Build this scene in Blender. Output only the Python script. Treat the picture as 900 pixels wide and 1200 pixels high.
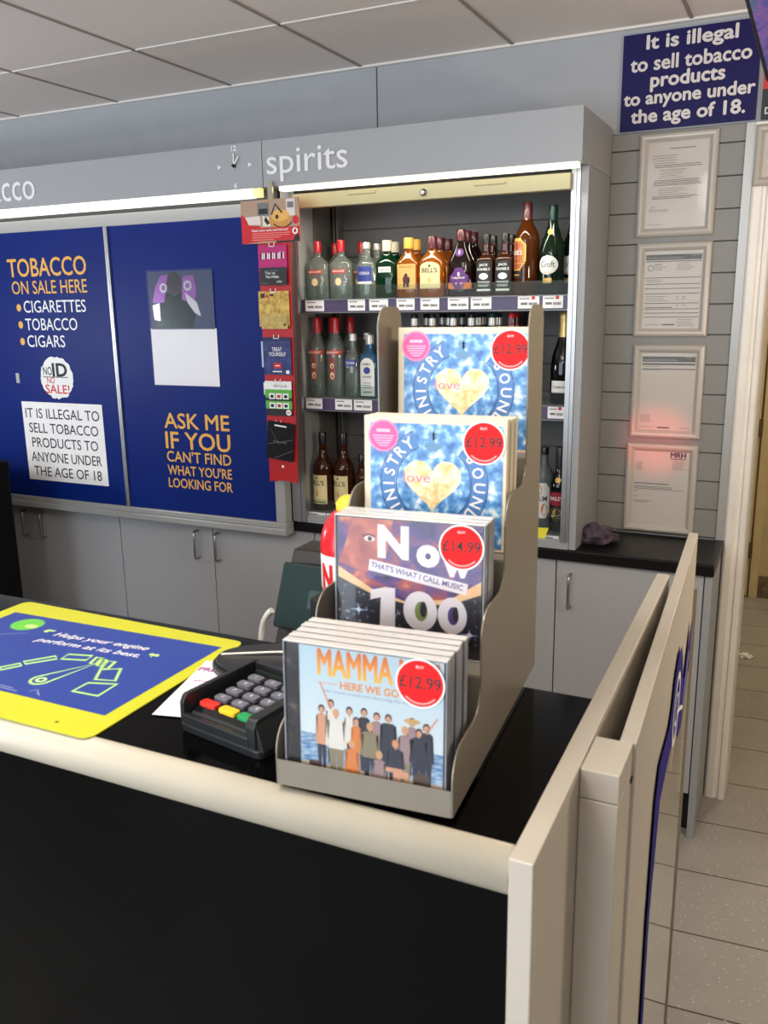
import bpy, math, random
from mathutils import Matrix, Vector, noise
random.seed(7)
S = bpy.context.scene
COL = S.collection
for o in list(bpy.data.objects): bpy.data.objects.remove(o)

# ------------------------------------------------------------------ camera
cd = bpy.data.cameras.new('camera')
cam = bpy.data.objects.new('camera', cd); COL.objects.link(cam)
cam.matrix_world = Matrix(((0.90233, -0.08641, 0.42230, 0), (0.43077, 0.21606, -0.87622, 0),
                           (-0.01552, 0.97255, 0.23218, 1.7), (0, 0, 0, 1)))
cd.sensor_fit = 'VERTICAL'; cd.sensor_height = 36; cd.sensor_width = 36
cd.lens = 36 * 1017 / 1200
cd.clip_start = .02
cd.dof.use_dof = True; cd.dof.focus_distance = 2.75; cd.dof.aperture_fstop = 15
S.camera = cam

# ------------------------------------------------------------------ light and exposure
S.view_settings.view_transform = 'Standard'; S.view_settings.look = 'None'
S.view_settings.gamma = 1; S.view_settings.use_curve_mapping = False
S.view_settings.exposure = .3
W = bpy.data.worlds.new('world'); S.world = W; W.use_nodes = True
W.node_tree.nodes['Background'].inputs[0].default_value = (.75, .85, 1, 1)
W.node_tree.nodes['Background'].inputs[1].default_value = .6

def area(name, loc, size, power, col, rot=(0, 0, 0)):
    l = bpy.data.lights.new(name, 'AREA'); l.shape = 'RECTANGLE'; l.size, l.size_y = size
    l.energy = power; l.color = col
    o = bpy.data.objects.new(name, l); COL.objects.link(o); o.location = loc; o.rotation_euler = rot
    return o
def bulb(name, loc, power, col, r=.12):
    l = bpy.data.lights.new(name, 'POINT'); l.energy = power; l.color = col; l.shadow_soft_size = r
    o = bpy.data.objects.new(name, l); COL.objects.link(o); o.location = loc; return o
area('ceiling_panel_light', (-1.2, -.2, 2.49), (.6, 1.2), 12, (1, .95, .90))
area('ceiling_panel_light', (.2, -1.8, 2.49), (1.2, .6), 14, (1, .93, .85))
bulb('added_fill_light', (-3.6, 1.25, 1.55), 28, (.93, .96, 1))  # fill light added at left to brighten ceiling and header, no fixture
bulb('added_fill_light', (.75, 1.70, 1.60), 26, (1, .84, .66))  # warm fill added out of view at right for doors and floor
sl_ = bpy.data.lights.new('barcode_scanner_light', 'SPOT'); sl_.energy = 60; sl_.color = (1, .05, .05); sl_.spot_size = math.radians(9); sl_.spot_blend = 1; sl_.shadow_soft_size = .01
so_ = bpy.data.objects.new('barcode_scanner_light', sl_); COL.objects.link(so_); so_.location = (-.30, 1.12, 1.12)
so_.rotation_euler = (Vector((-.42, 2.96, 1.25)) - so_.location).to_track_quat('-Z', 'Y').to_euler()
bulb('added_fill_light', (-.5, .5, 2.28), 13, (1, .94, .86))  # added fill above the counter, lifts the back units
bulb('added_fill_light', (-.6, -1.0, 2.2), 14, (1, .94, .88))  # another added fill, behind the camera
area('shop_window_light', (-2.0, -2.95, 1.4), (3.4, 2.2), 110, (.78, .88, 1), (math.radians(90), 0, 0))
area('back_room_light', (.55, 4.9, 2.45), (.5, .4), 13, (1, .88, .68))
area('cabinet_tube_light', (-1.1, 2.61, 2.012), (.9, .02), 2.4, (1, .93, .76))

# ------------------------------------------------------------------ materials
def lin(c):
    return tuple(((x / 255) / 12.92 if x <= 10 else (((x / 255) + .055) / 1.055) ** 2.4) for x in c) + (1,)
MATS = {}
def mat(name, rgb, rough=.5, metal=0, spec=.5, coat=0, var=0, scale=20, bump=0, emit=0, stretch=None, rgb2=None):
    if name in MATS: return MATS[name]
    m = bpy.data.materials.new(name); m.use_nodes = True; nt = m.node_tree
    b = nt.nodes['Principled BSDF']
    c = lin(rgb)
    b.inputs['Base Color'].default_value = c; b.inputs['Roughness'].default_value = rough
    b.inputs['Metallic'].default_value = metal; b.inputs['Specular IOR Level'].default_value = spec
    b.inputs['Coat Weight'].default_value = coat; b.inputs['Coat Roughness'].default_value = .05
    if emit:
        b.inputs['Emission Color'].default_value = c; b.inputs['Emission Strength'].default_value = emit
    if var or bump or rgb2:
        tc = nt.nodes.new('ShaderNodeTexCoord'); mp = nt.nodes.new('ShaderNodeMapping')
        n = nt.nodes.new('ShaderNodeTexNoise'); n.inputs['Scale'].default_value = scale; n.inputs['Detail'].default_value = 4
        nt.links.new(tc.outputs['Object'], mp.inputs[0]); nt.links.new(mp.outputs[0], n.inputs['Vector'])
        if stretch: mp.inputs['Scale'].default_value = stretch
        if var or rgb2:
            r = nt.nodes.new('ShaderNodeValToRGB')
            r.color_ramp.elements[0].position = .35; r.color_ramp.elements[1].position = .65
            c2 = lin(rgb2) if rgb2 else tuple(min(1, x * (1 + var)) for x in c[:3]) + (1,)
            c1 = c if rgb2 else tuple(x * (1 - var) for x in c[:3]) + (1,)
            r.color_ramp.elements[0].color = c1; r.color_ramp.elements[1].color = c2
            nt.links.new(n.outputs['Fac'], r.inputs[0]); nt.links.new(r.outputs[0], b.inputs['Base Color'])
        if bump:
            bp = nt.nodes.new('ShaderNodeBump'); bp.inputs['Strength'].default_value = bump; bp.inputs['Distance'].default_value = .002
            nt.links.new(n.outputs['Fac'], bp.inputs['Height']); nt.links.new(bp.outputs[0], b.inputs['Normal'])
    MATS[name] = m; return m

def glass(name, tint, opacity, rough=.03, ior=1.45, body=None):
    if name in MATS: return MATS[name]
    m = bpy.data.materials.new(name); m.use_nodes = True; nt = m.node_tree
    nt.nodes.remove(nt.nodes['Principled BSDF']); out = nt.nodes['Material Output']
    tr = nt.nodes.new('ShaderNodeBsdfTransparent'); tr.inputs[0].default_value = lin(tint)
    df = nt.nodes.new('ShaderNodeBsdfDiffuse'); df.inputs[0].default_value = lin(body or tint)
    gl = nt.nodes.new('ShaderNodeBsdfGlossy'); gl.inputs['Roughness'].default_value = rough
    fr = nt.nodes.new('ShaderNodeFresnel'); fr.inputs[0].default_value = ior
    m1 = nt.nodes.new('ShaderNodeMixShader'); m1.inputs[0].default_value = opacity
    m2 = nt.nodes.new('ShaderNodeMixShader')
    nt.links.new(tr.outputs[0], m1.inputs[1]); nt.links.new(df.outputs[0], m1.inputs[2])
    nt.links.new(fr.outputs[0], m2.inputs[0]); nt.links.new(m1.outputs[0], m2.inputs[1]); nt.links.new(gl.outputs[0], m2.inputs[2])
    nt.links.new(m2.outputs[0], out.inputs[0])
    MATS[name] = m; return m

def ramp_mat(name, kind, scale, stops, rough=.35, coat=0, detail=4, stretch=None, distort=0):
    """procedural print: noise, voronoi or gradient through a colour ramp"""
    m = bpy.data.materials.new(name); m.use_nodes = True; nt = m.node_tree; b = nt.nodes['Principled BSDF']
    b.inputs['Roughness'].default_value = rough; b.inputs['Coat Weight'].default_value = coat; b.inputs['Coat Roughness'].default_value = .06
    tc = nt.nodes.new('ShaderNodeTexCoord'); mp = nt.nodes.new('ShaderNodeMapping')
    nt.links.new(tc.outputs['Object'], mp.inputs[0])
    if stretch: mp.inputs['Scale'].default_value = stretch
    r = nt.nodes.new('ShaderNodeValToRGB'); e = r.color_ramp.elements
    while len(e) < len(stops): e.new(.5)
    for i, (p, c) in enumerate(stops): e[i].position = p; e[i].color = lin(c)
    if kind == 'noise':
        n = nt.nodes.new('ShaderNodeTexNoise'); n.inputs['Scale'].default_value = scale; n.inputs['Detail'].default_value = detail
        n.inputs['Distortion'].default_value = distort
        nt.links.new(mp.outputs[0], n.inputs['Vector']); nt.links.new(n.outputs['Fac'], r.inputs[0])
    elif kind == 'voronoi':
        n0 = nt.nodes.new('ShaderNodeTexNoise'); n0.inputs['Scale'].default_value = scale * .6
        mx = nt.nodes.new('ShaderNodeVectorMath'); mx.operation = 'MULTIPLY_ADD'
        mx.inputs[1].default_value = (.03, .03, .03)
        nt.links.new(mp.outputs[0], n0.inputs['Vector']); nt.links.new(n0.outputs['Color'], mx.inputs[0]); nt.links.new(mp.outputs[0], mx.inputs[2])
        n = nt.nodes.new('ShaderNodeTexVoronoi'); n.feature = 'DISTANCE_TO_EDGE'; n.inputs['Scale'].default_value = scale
        nt.links.new(mx.outputs[0], n.inputs['Vector']); nt.links.new(n.outputs['Distance'], r.inputs[0])
    else:
        sp = nt.nodes.new('ShaderNodeSeparateXYZ'); mr = nt.nodes.new('ShaderNodeMapRange')
        nt.links.new(mp.outputs[0], sp.inputs[0]); nt.links.new(sp.outputs['Z'], mr.inputs[0])
        mr.inputs[1].default_value = scale[0]; mr.inputs[2].default_value = scale[1]
        nt.links.new(mr.outputs[0], r.inputs[0])
    nt.links.new(r.outputs[0], b.inputs['Base Color'])
    MATS[name] = m; return m

# ------------------------------------------------------------------ mesh builder
_txt = {}
def raw_text(s, bold=0., shear=0.):
    k = (s, bold, shear)
    if k not in _txt:
        c = bpy.data.curves.new('t', 'FONT'); c.body = s; c.size = 1; c.offset = bold; c.shear = shear
        c.resolution_u = 3; c.fill_mode = 'FRONT'
        o = bpy.data.objects.new('t', c); COL.objects.link(o)
        dg = bpy.context.evaluated_depsgraph_get(); me = o.evaluated_get(dg).to_mesh()
        vs = [(v.co.x, v.co.y) for v in me.vertices]; fs = [tuple(p.vertices) for p in me.polygons]
        # orientation: make every face look towards +z
        ff = []
        for f in fs:
            a = sum(vs[f[i]][0] * vs[f[(i + 1) % len(f)]][1] - vs[f[(i + 1) % len(f)]][0] * vs[f[i]][1] for i in range(len(f)))
            ff.append(f if a > 0 else f[::-1])
        o.evaluated_get(dg).to_mesh_clear(); bpy.data.objects.remove(o); bpy.data.curves.remove(c)
        x0 = min(v[0] for v in vs); x1 = max(v[0] for v in vs); y0 = min(v[1] for v in vs); y1 = max(v[1] for v in vs)
        _txt[k] = ([(x - x0, y - y0) for x, y in vs], ff, x1 - x0, y1 - y0)
    return _txt[k]

def WALL(x=0, y=0, z=0): return Matrix(((1, 0, 0, x), (0, 0, -1, y), (0, 1, 0, z), (0, 0, 0, 1)))   # text plane facing -y
def FLAT(x=0, y=0, z=0, a=0):
    c, s = math.cos(a), math.sin(a)
    return Matrix(((c, -s, 0, x), (s, c, 0, y), (0, 0, 1, z), (0, 0, 0, 1)))

class MB:
    def __init__(s): s.v = []; s.f = []; s.mi = []; s.sm = []
    def add(s, vs, fs, m=0, smooth=False, M=None):
        n = len(s.v)
        s.v += [tuple(M @ Vector(p)) if M is not None else tuple(p) for p in vs]
        for f in fs: s.f.append(tuple(i + n for i in f)); s.mi.append(m); s.sm.append(smooth)
        return s
    def box(s, x0, y0, z0, x1, y1, z1, m=0, M=None):
        vs = [(x, y, z) for z in (z0, z1) for y in (y0, y1) for x in (x0, x1)]
        return s.add(vs, [(0, 2, 3, 1), (4, 5, 7, 6), (0, 1, 5, 4), (2, 6, 7, 3), (0, 4, 6, 2), (1, 3, 7, 5)], m, False, M)
    def prism(s, poly, a, b, axis='z', m=0, M=None, smooth=False):
        put = {'z': lambda p, t: (p[0], p[1], t), 'y': lambda p, t: (p[0], t, p[1]), 'x': lambda p, t: (t, p[0], p[1])}[axis]
        n = len(poly); vs = [put(p, a) for p in poly] + [put(p, b) for p in poly]
        fs = [tuple(range(n - 1, -1, -1)), tuple(range(n, 2 * n))] + [(i, (i + 1) % n, n + (i + 1) % n, n + i) for i in range(n)]
        return s.add(vs, fs, m, smooth, M)
    def poly(s, pts, t=0, m=0, M=None):                       # flat polygon in the text plane
        return s.add([(p[0], p[1], t) for p in pts], [tuple(range(len(pts)))], m, False, M)
    def rect(s, x0, y0, x1, y1, t=0, m=0, M=None): return s.poly([(x0, y0), (x1, y0), (x1, y1), (x0, y1)], t, m, M)
    def disc(s, x, y, rx, ry=None, t=0, m=0, M=None, n=32, a0=0, a1=2 * math.pi):
        ry = ry or rx
        return s.poly([(x + rx * math.cos(a0 + (a1 - a0) * i / n), y + ry * math.sin(a0 + (a1 - a0) * i / n)) for i in range(n)], t, m, M)
    def ring(s, x, y, r0, r1, t=0, m=0, M=None, n=40, a0=0, a1=2 * math.pi, ky=1):
        vs = []
        for i in range(n + 1):
            a = a0 + (a1 - a0) * i / n
            for r in (r0, r1): vs.append((x + r * math.cos(a), y + ky * r * math.sin(a), t))
        return s.add(vs, [(2 * i, 2 * i + 1, 2 * i + 3, 2 * i + 2) for i in range(n)], m, False, M)
    def lathe(s, prof, ax=1, ay=1, n=28, e=2, m=0, M=None, smooth=True, cx=0, cy=0):
        vs = []; P = 2 / e
        for r, z in prof:
            for i in range(n):
                a = 2 * math.pi * i / n; c, q = math.cos(a), math.sin(a)
                vs.append((cx + r * ax * math.copysign(abs(c) ** P, c), cy + r * ay * math.copysign(abs(q) ** P, q), z))
        k = len(prof)
        fs = [(j * n + i, j * n + (i + 1) % n, (j + 1) * n + (i + 1) % n, (j + 1) * n + i) for j in range(k - 1) for i in range(n)]
        s.add(vs, fs, m, smooth, M)
        s.add(vs[:n], [tuple(range(n - 1, -1, -1))], m, False, M); s.add(vs[-n:], [tuple(range(n))], m, False, M)
        return s
    def tube(s, path, r, n=8, m=0, M=None, closed=False):
        P = [Vector(p) for p in path]; vs = []; k = len(P)
        up = None
        for i, p in enumerate(P):
            d = (P[(i + 1) % k] - P[i - 1]) if closed else (P[min(i + 1, k - 1)] - P[max(i - 1, 0)])
            d.normalize()
            if up is None: up = d.orthogonal().normalized()
            up = (up - d * up.dot(d)).normalized(); q = d.cross(up)
            for j in range(n):
                a = 2 * math.pi * j / n; vs.append(tuple(p + r * (math.cos(a) * up + math.sin(a) * q)))
        kk = k if closed else k - 1
        fs = [(i * n + j, i * n + (j + 1) % n, ((i + 1) % k) * n + (j + 1) % n, ((i + 1) % k) * n + j) for i in range(kk) for j in range(n)]
        s.add(vs, fs, m, True, M)
        if not closed: s.add(vs[:n], [tuple(range(n - 1, -1, -1))], m, False, M); s.add(vs[-n:], [tuple(range(n))], m, False, M)
        return s
    def ribbon(s, pts, w, t=0, m=0, M=None, closed=False):    # printed line in the text plane
        k = len(pts); vs = []
        for i, p in enumerate(pts):
            a = Vector(pts[(i - 1) % k] if (i or closed) else pts[0]); b = Vector(pts[(i + 1) % k] if (i < k - 1 or closed) else pts[-1])
            d = (b - a).normalized(); q = Vector((-d.y, d.x)) * w / 2
            vs += [(p[0] + q.x, p[1] + q.y, t), (p[0] - q.x, p[1] - q.y, t)]
        kk = k if closed else k - 1
        fs = [(2 * i + 1, 2 * ((i + 1) % k) + 1, 2 * ((i + 1) % k), 2 * i) for i in range(kk)]
        return s.add(vs, fs, m, False, M)
    def text(s, t, x, y, w=None, h=None, m=0, M=None, z=0, bold=0., shear=0., ex=0, al='l', warp=None, fat=0):
        if fat:                                           # heavier strokes: the same letters printed again a hair to each side
            for q, (fx, fy) in enumerate(((fat, 0), (-fat, 0), (0, fat), (0, -fat))):
                s.text(t, x + fx * h, y + fy * h, w, h, m, M, z + (q + 1) * 1e-5, bold, shear, 0, al)
        vs, fs, tw, th = raw_text(t, bold, shear)
        if w is None: sy = h / th; sx = sy
        elif h is None: sx = w / tw; sy = sx
        else: sx = w / tw; sy = h / th
        dx = {'l': 0, 'c': -tw * sx / 2, 'r': -tw * sx}[al]
        pts = [(x + dx + a * sx, y + b * sy) for a, b in vs]
        if warp: return s.add([warp(*p) for p in pts], fs, m)
        if not ex: return s.add([(a, b, z) for a, b in pts], fs, m, False, M)
        n = len(pts); ed = {}
        for f in fs:
            for i in range(len(f)):
                a, b = f[i], f[(i + 1) % len(f)]; ed[(a, b)] = 1
        side = [(b, a, a + n, b + n) for a, b in ed if (b, a) not in ed]
        side = [f[::-1] for f in side]
        return s.add([(a, b, z + ex) for a, b in pts] + [(a, b, z) for a, b in pts], fs + [tuple(f) for f in side], m, False, M)
    def lines(s, x, y, w, n, gap, th, m, M, z=0, ragged=.25, seed=1):   # rows of small print too fine to read
        r = random.Random(seed)
        for i in range(n):
            s.rect(x, y - i * gap, x + w * (1 - ragged * r.random()), y - i * gap + th, z, m, M)
        return s
    def build(s, name, mats, parent=None, loc=(0, 0, 0), rot=None, bevel=0, seg=2):
        me = bpy.data.meshes.new(name); me.from_pydata(s.v, [], s.f)
        for m in (mats if isinstance(mats, (list, tuple)) else [mats]): me.materials.append(m)
        me.polygons.foreach_set('material_index', s.mi); me.polygons.foreach_set('use_smooth', s.sm); me.update()
        o = bpy.data.objects.new(name, me); COL.objects.link(o); o.location = loc
        if rot: o.rotation_euler = rot
        if parent: o.parent = parent
        if bevel:
            b = o.modifiers.new('bevel', 'BEVEL'); b.width = bevel; b.segments = seg; b.limit_method = 'ANGLE'; b.angle_limit = math.radians(40)
        return o

def tag(o, label=None, cat=None, group=None):
    if label: o['label'] = label
    if cat: o['category'] = cat
    if group: o['group'] = group
    return o
def thing(name, label, cat, loc=(0, 0, 0), rz=0, group=None, rot=None):
    o = bpy.data.objects.new(name, None); COL.objects.link(o); o.empty_display_size = .05
    o.location = loc; o.rotation_euler = rot or (0, 0, rz)
    return tag(o, label, cat, group)
def struct(o): o['kind'] = 'structure'; return o
def copy_thing(src, loc, rz=None, label=None):
    kids = [c for c in bpy.data.objects if c.parent == src]
    c = src.copy(); COL.objects.link(c); c.location = loc
    if rz is not None: c.rotation_euler = (0, 0, rz)
    if label: c['label'] = label
    for k in kids:
        d = k.copy(); COL.objects.link(d); d.parent = c
        for g in [q for q in bpy.data.objects if q.parent == k]:
            e = g.copy(); COL.objects.link(e); e.parent = d
    return c
def fillet(pts, rs, n=6):
    out = []; k = len(pts)
    for i, p in enumerate(pts):
        r = rs[i] if isinstance(rs, (list, tuple)) else rs
        if not r: out.append(tuple(p)); continue
        P = Vector(p); a = (Vector(pts[i - 1]) - P); b = (Vector(pts[(i + 1) % k]) - P)
        la, lb = a.length, b.length; a.normalize(); b.normalize()
        ang = a.angle(b); d = min(r / math.tan(ang / 2), la * .49, lb * .49); r2 = d * math.tan(ang / 2)
        c = P + (a + b).normalized() * (r2 / math.sin(ang / 2))
        s0 = P + a * d - c; s1 = P + b * d - c
        t0 = math.atan2(s0.y, s0.x); t1 = math.atan2(s1.y, s1.x); dt = (t1 - t0 + math.pi) % (2 * math.pi) - math.pi
        for j in range(n + 1): out.append((c.x + r2 * math.cos(t0 + dt * j / n), c.y + r2 * math.sin(t0 + dt * j / n)))
    return out
def rrect(x0, y0, x1, y1, r, n=5): return fillet([(x0, y0), (x1, y0), (x1, y1), (x0, y1)], r, n)

# common materials
LAM = mat('grey_laminate', (158, 160, 162), .45, var=.02, scale=60)
LAM_H = mat('header_laminate', (164, 166, 169), .45, var=.015, scale=60)
LAM_D = mat('door_laminate', (172, 172, 174), .4, var=.03, scale=120)
INNER = mat('cabinet_interior_grey', (92, 90, 88), .6, var=.03)
ALU = mat('brushed_aluminium', (178, 178, 178), .42, 1, stretch=(200, 200, 2), var=.06, scale=3)
ALU_P = mat('painted_aluminium', (176, 176, 174), .4, .3)
CHROME = mat('chrome', (205, 205, 205), .18, 1)
BLACK = mat('black_plastic', (22, 22, 23), .35)
BLACK_M = mat('matt_black', (14, 14, 15), .6)
WORK = mat('black_worktop', (18, 17, 17), .38, spec=.22, bump=.15, scale=900)
GLOSSB = mat('gloss_black_laminate', (4, 4, 4), .10, spec=.08, var=.2, scale=8)
CREAM = mat('cream_painted_panel', (190, 182, 168), .4, var=.015, scale=30)
CREAM_N = mat('cream_plastic_nosing', (208, 201, 182), .3, var=.02, scale=15)
WHITE = mat('white_print', (238, 238, 236), .45)
PAPER = mat('white_paper', (244, 242, 241), .6, var=.015, scale=25)
INK = mat('dark_ink', (38, 36, 40), .6)
GREYINK = mat('grey_ink', (120, 116, 116), .6)
RED = mat('red_print', (205, 28, 32), .4)
PAINT = mat('white_gloss_paint', (240, 233, 222), .35, var=.03, scale=9)
CLEAR = glass('clear_acrylic', (238, 245, 240), .04)

# ================================================================== the room
def floor_material():
    m = bpy.data.materials.new('speckled_floor_tile'); m.use_nodes = True; nt = m.node_tree; b = nt.nodes['Principled BSDF']
    N = nt.nodes.new; L = nt.links.new
    tc = N('ShaderNodeTexCoord'); mp = N('ShaderNodeMapping'); mp.inputs['Rotation'].default_value = (0, 0, math.radians(-4.5))
    mp.inputs['Location'].default_value = (.40, .065, 0)
    L(tc.outputs['Object'], mp.inputs[0])
    br = N('ShaderNodeTexBrick'); br.offset = 0; br.inputs['Scale'].default_value = 1
    br.inputs['Brick Width'].default_value = 1.14; br.inputs['Row Height'].default_value = .285; br.inputs['Mortar Size'].default_value = .0028
    br.inputs['Mortar Smooth'].default_value = .1
    br.inputs['Color1'].default_value = lin((166, 161, 154)); br.inputs['Color2'].default_value = lin((158, 153, 146)); br.inputs['Mortar'].default_value = lin((58, 52, 47))
    L(mp.outputs[0], br.inputs['Vector'])
    vo = N('ShaderNodeTexVoronoi'); vo.inputs['Scale'].default_value = 62; L(mp.outputs[0], vo.inputs['Vector'])
    ns = N('ShaderNodeTexNoise'); ns.inputs['Scale'].default_value = 300; L(mp.outputs[0], ns.inputs['Vector'])
    ad = N('ShaderNodeMath'); ad.operation = 'ADD'; L(vo.outputs['Distance'], ad.inputs[0])
    mu = N('ShaderNodeMath'); mu.operation = 'MULTIPLY'; mu.inputs[1].default_value = .25; L(ns.outputs['Fac'], mu.inputs[0]); L(mu.outputs[0], ad.inputs[1])
    rp = N('ShaderNodeValToRGB'); rp.color_ramp.elements[0].position = .23; rp.color_ramp.elements[0].color = (.8, .8, .8, 1)
    rp.color_ramp.elements[1].position = .27; rp.color_ramp.elements[1].color = (0, 0, 0, 1)
    L(ad.outputs[0], rp.inputs[0])
    n2 = N('ShaderNodeTexNoise'); n2.inputs['Scale'].default_value = 5; n2.inputs['Detail'].default_value = 6; L(mp.outputs[0], n2.inputs['Vector'])
    mx0 = N('ShaderNodeMix'); mx0.data_type = 'RGBA'; mx0.blend_type = 'MULTIPLY'; mx0.inputs[0].default_value = .25
    L(br.outputs['Color'], mx0.inputs[6]); L(n2.outputs['Fac'], mx0.inputs[7])
    mx = N('ShaderNodeMix'); mx.data_type = 'RGBA'; L(rp.outputs[0], mx.inputs[0]); L(mx0.outputs[2], mx.inputs[6]); mx.inputs[7].default_value = lin((215, 212, 205))
    L(mx.outputs[2], b.inputs['Base Color']); b.inputs['Roughness'].default_value = .38
    return m
FLOOR = floor_material()
CEIL = mat('mineral_fibre_tile', (240, 231, 224), .9, var=.03, scale=260, bump=.2)
TBAR = mat('ceiling_grid_metal', (236, 232, 226), .5)
TBAR_SHADE = mat('ceiling_grid_shade', (160, 148, 140), .8)  # darker grid tone standing for shadow along the bars
WALLP = mat('grey_painted_wall', (172, 174, 178), .6, var=.02, scale=14)
SLAT = mat('grey_slatwall_board', (136, 134, 130), .5, var=.02, scale=30)
GROOVE = mat('slatwall_groove', (74, 71, 68), .7)
CORR = mat('cream_corridor_paint', (214, 196, 150), .6, var=.05, scale=6)
RAWW = mat('dull_room_paint', (112, 108, 104), .8)

struct(MB().box(-4.6, -3.1, -.05, 2.2, 6, 0).build('floor', FLOOR))
def ceiling():
    m = MB().box(-4.6, -3.1, 2.51, 2.2, 5.9, 2.56)
    return struct(m.build('ceiling', CEIL))
ceiling()
def grid():
    m = MB()
    x = -4.22
    while x < 2.2:                                     # runs towards the back wall: thin bars with a shadow line put into their colour
        m.box(x - .005, -3.1, 2.5065, x + .005, 2.96, 2.5098, 1); x += .5475
    y = 2.42
    while y > -3:
        m.box(-4.6, y - .005, 2.5065, 2.2, y + .005, 2.5098, 0); y -= .545
    m.box(-4.6, 2.945, 2.503, 2.2, 2.9645, 2.5098, 0)
    return struct(m.build('trim_1', [TBAR, TBAR_SHADE]))
grid()
# back wall with the doorway at the right
m = MB()
m.box(-4.6, 2.965, 0, -.19, 3.13, 2.51); m.box(.8, 2.965, 0, 2.2, 3.13, 2.51); m.box(-.19, 2.965, 2.05, .8, 3.13, 2.51)
m.box(-1.432, 2.9635, 2.22, -1.428, 2.965, 2.51, 1)
struct(m.build('wall_back', [WALLP, GROOVE]))
def slat_wall(name, x0, x1, y, z0, z1, mats, j0=2.156, step=.0939):
    m = MB(); m.box(x0, y + .006, z0, x1, y + .009, z1, 1)
    zs = [z1]; z = j0
    while z > z0: 
        if z < z1 - .01: zs.append(z)
        z -= step
    zs.append(z0)
    for a, b in zip(zs, zs[1:]):
        m.box(x0, y, b + .0019, x1, y + .006, a - .0019, 0)
    return m.build(name, mats, bevel=.0012)
struct(slat_wall('trim_2', -.606, -.214, 2.9555, .93, 2.208, [SLAT, GROOVE]))
struct(MB().box(-4.65, -3.1, 0, -4.6, 3.13, 2.51).build('wall_left', RAWW))
struct(MB().box(2.2, -3.1, 0, 2.25, 6, 2.51).build('wall_right', RAWW))
m = MB(); m.box(-4.6, -3.15, 0, 2.2, -3.1, .5); m.box(-4.6, -3.15, 2.5, 2.2, -3.1, 2.51); m.box(-4.6, -3.15, .5, -3.5, -3.1, 2.5); m.box(-.9, -3.15, .5, 2.2, -3.1, 2.5)
struct(m.build('wall_front', RAWW))
w1 = struct(MB().box(-3.5, -3.13, .5, -.9, -3.12, 2.5).build('window_1', CLEAR))
# doorway lining and mouldings
m = MB()
prof = [(-.188, 2.965), (-.188, 2.952), (-.181, 2.947), (-.160, 2.945), (-.154, 2.951), (-.146, 2.951), (-.142, 2.944), (-.129, 2.944), (-.124, 2.950), (-.120, 2.965), (-.120, 3.13), (-.127, 3.13), (-.1899, 3.13), (-.1899, 2.965)]
m.prism(prof, 0, 2.05, 'z')
m.box(-.188, 2.947, 2.05, .85, 2.9645, 2.205)
m.box(-.122, 2.97, 2.02, .8, 3.13, 2.049)
struct(m.build('trim_3', PAINT, bevel=.001))
struct(MB().box(-.2135, 2.9485, .932, -.1885, 2.9645, 2.205).build('trim_4', ALU_P))
# back room beyond the doorway
struct(MB().box(-.45, 3.135, 0, -.40, 5.35, 2.5).build('wall_corridor', CORR))
struct(MB().box(-.45, 5.30, 0, 2.2, 5.35, 2.5).build('wall_far', CORR))
door = struct(MB().box(-.38, 5.255, .012, -.192, 5.295, 2.03).build('door_1', mat('cream_door_paint', (220, 202, 162), .5, var=.04, scale=5), bevel=.002))  # even cream tone with slight variation
for z in (.29, 1.0, 1.75):
    MB().box(-.197, 5.247, z - .045, -.181, 5.256, z + .045).tube([(-.189, 5.246, z - .05), (-.189, 5.246, z + .05)], .006).build('hinge', mat('dull_steel', (120, 112, 96), .5, .8), door)
MB().disc(-.235, .86, .026, .03, 0, 0, WALL(0, 5.2545, 0)).build('sticker', mat('dark_green_print', (20, 66, 48), .5), door)
m = MB().box(-.180, 5.262, 0, -.135, 5.2995, 2.09).box(-.40, 5.262, 2.04, -.135, 5.2995, 2.09)
struct(m.build('trim_5', mat('worn_cream_paint', (222, 204, 158), .5, var=.05, scale=8), bevel=.003))
struct(MB().box(-.133, 5.28, 0, 2.2, 5.2995, .13).build('baseboard_far', mat('scuffed_skirting', (150, 128, 104), .7, rgb2=(96, 78, 62), scale=22)))

def crumple(name, mt, r, loc, label, cat, sx=1, sy=1, sz=.6, seed=0, amp=.35, rz=0):
    vs = []; n, k = 40, 22
    for j in range(k + 1):
        th = math.pi * j / k
        for i in range(n):
            ph = 2 * math.pi * i / n
            p = Vector((math.sin(th) * math.cos(ph), math.sin(th) * math.sin(ph), math.cos(th)))
            d = 1 + amp * noise.noise(p * 2.1 + Vector((seed, 0, 0))) + amp * .6 * abs(noise.noise(p * 4.7 + Vector((0, seed, 3)))) - amp * .3
            q = p * d * r; q.x *= sx; q.y *= sy; q.z = max(q.z * sz + r * sz * .62, 0.0004)
            vs.append(tuple(q))
    fs = [(j * n + i, (j + 1) * n + i, (j + 1) * n + (i + 1) % n, j * n + (i + 1) % n) for j in range(k) for i in range(n)]
    o = MB().add(vs, fs, 0, True).build(name, mt, None, loc, (0, 0, rz))
    return tag(o, label, cat)
crumple('paper_scrap', PAPER, .023, (-.138, 4.319, 0), 'small crumpled white paper scrap on the floor beyond the doorway', 'litter', sx=1.2, sz=.5, seed=4, amp=.9)

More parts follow.
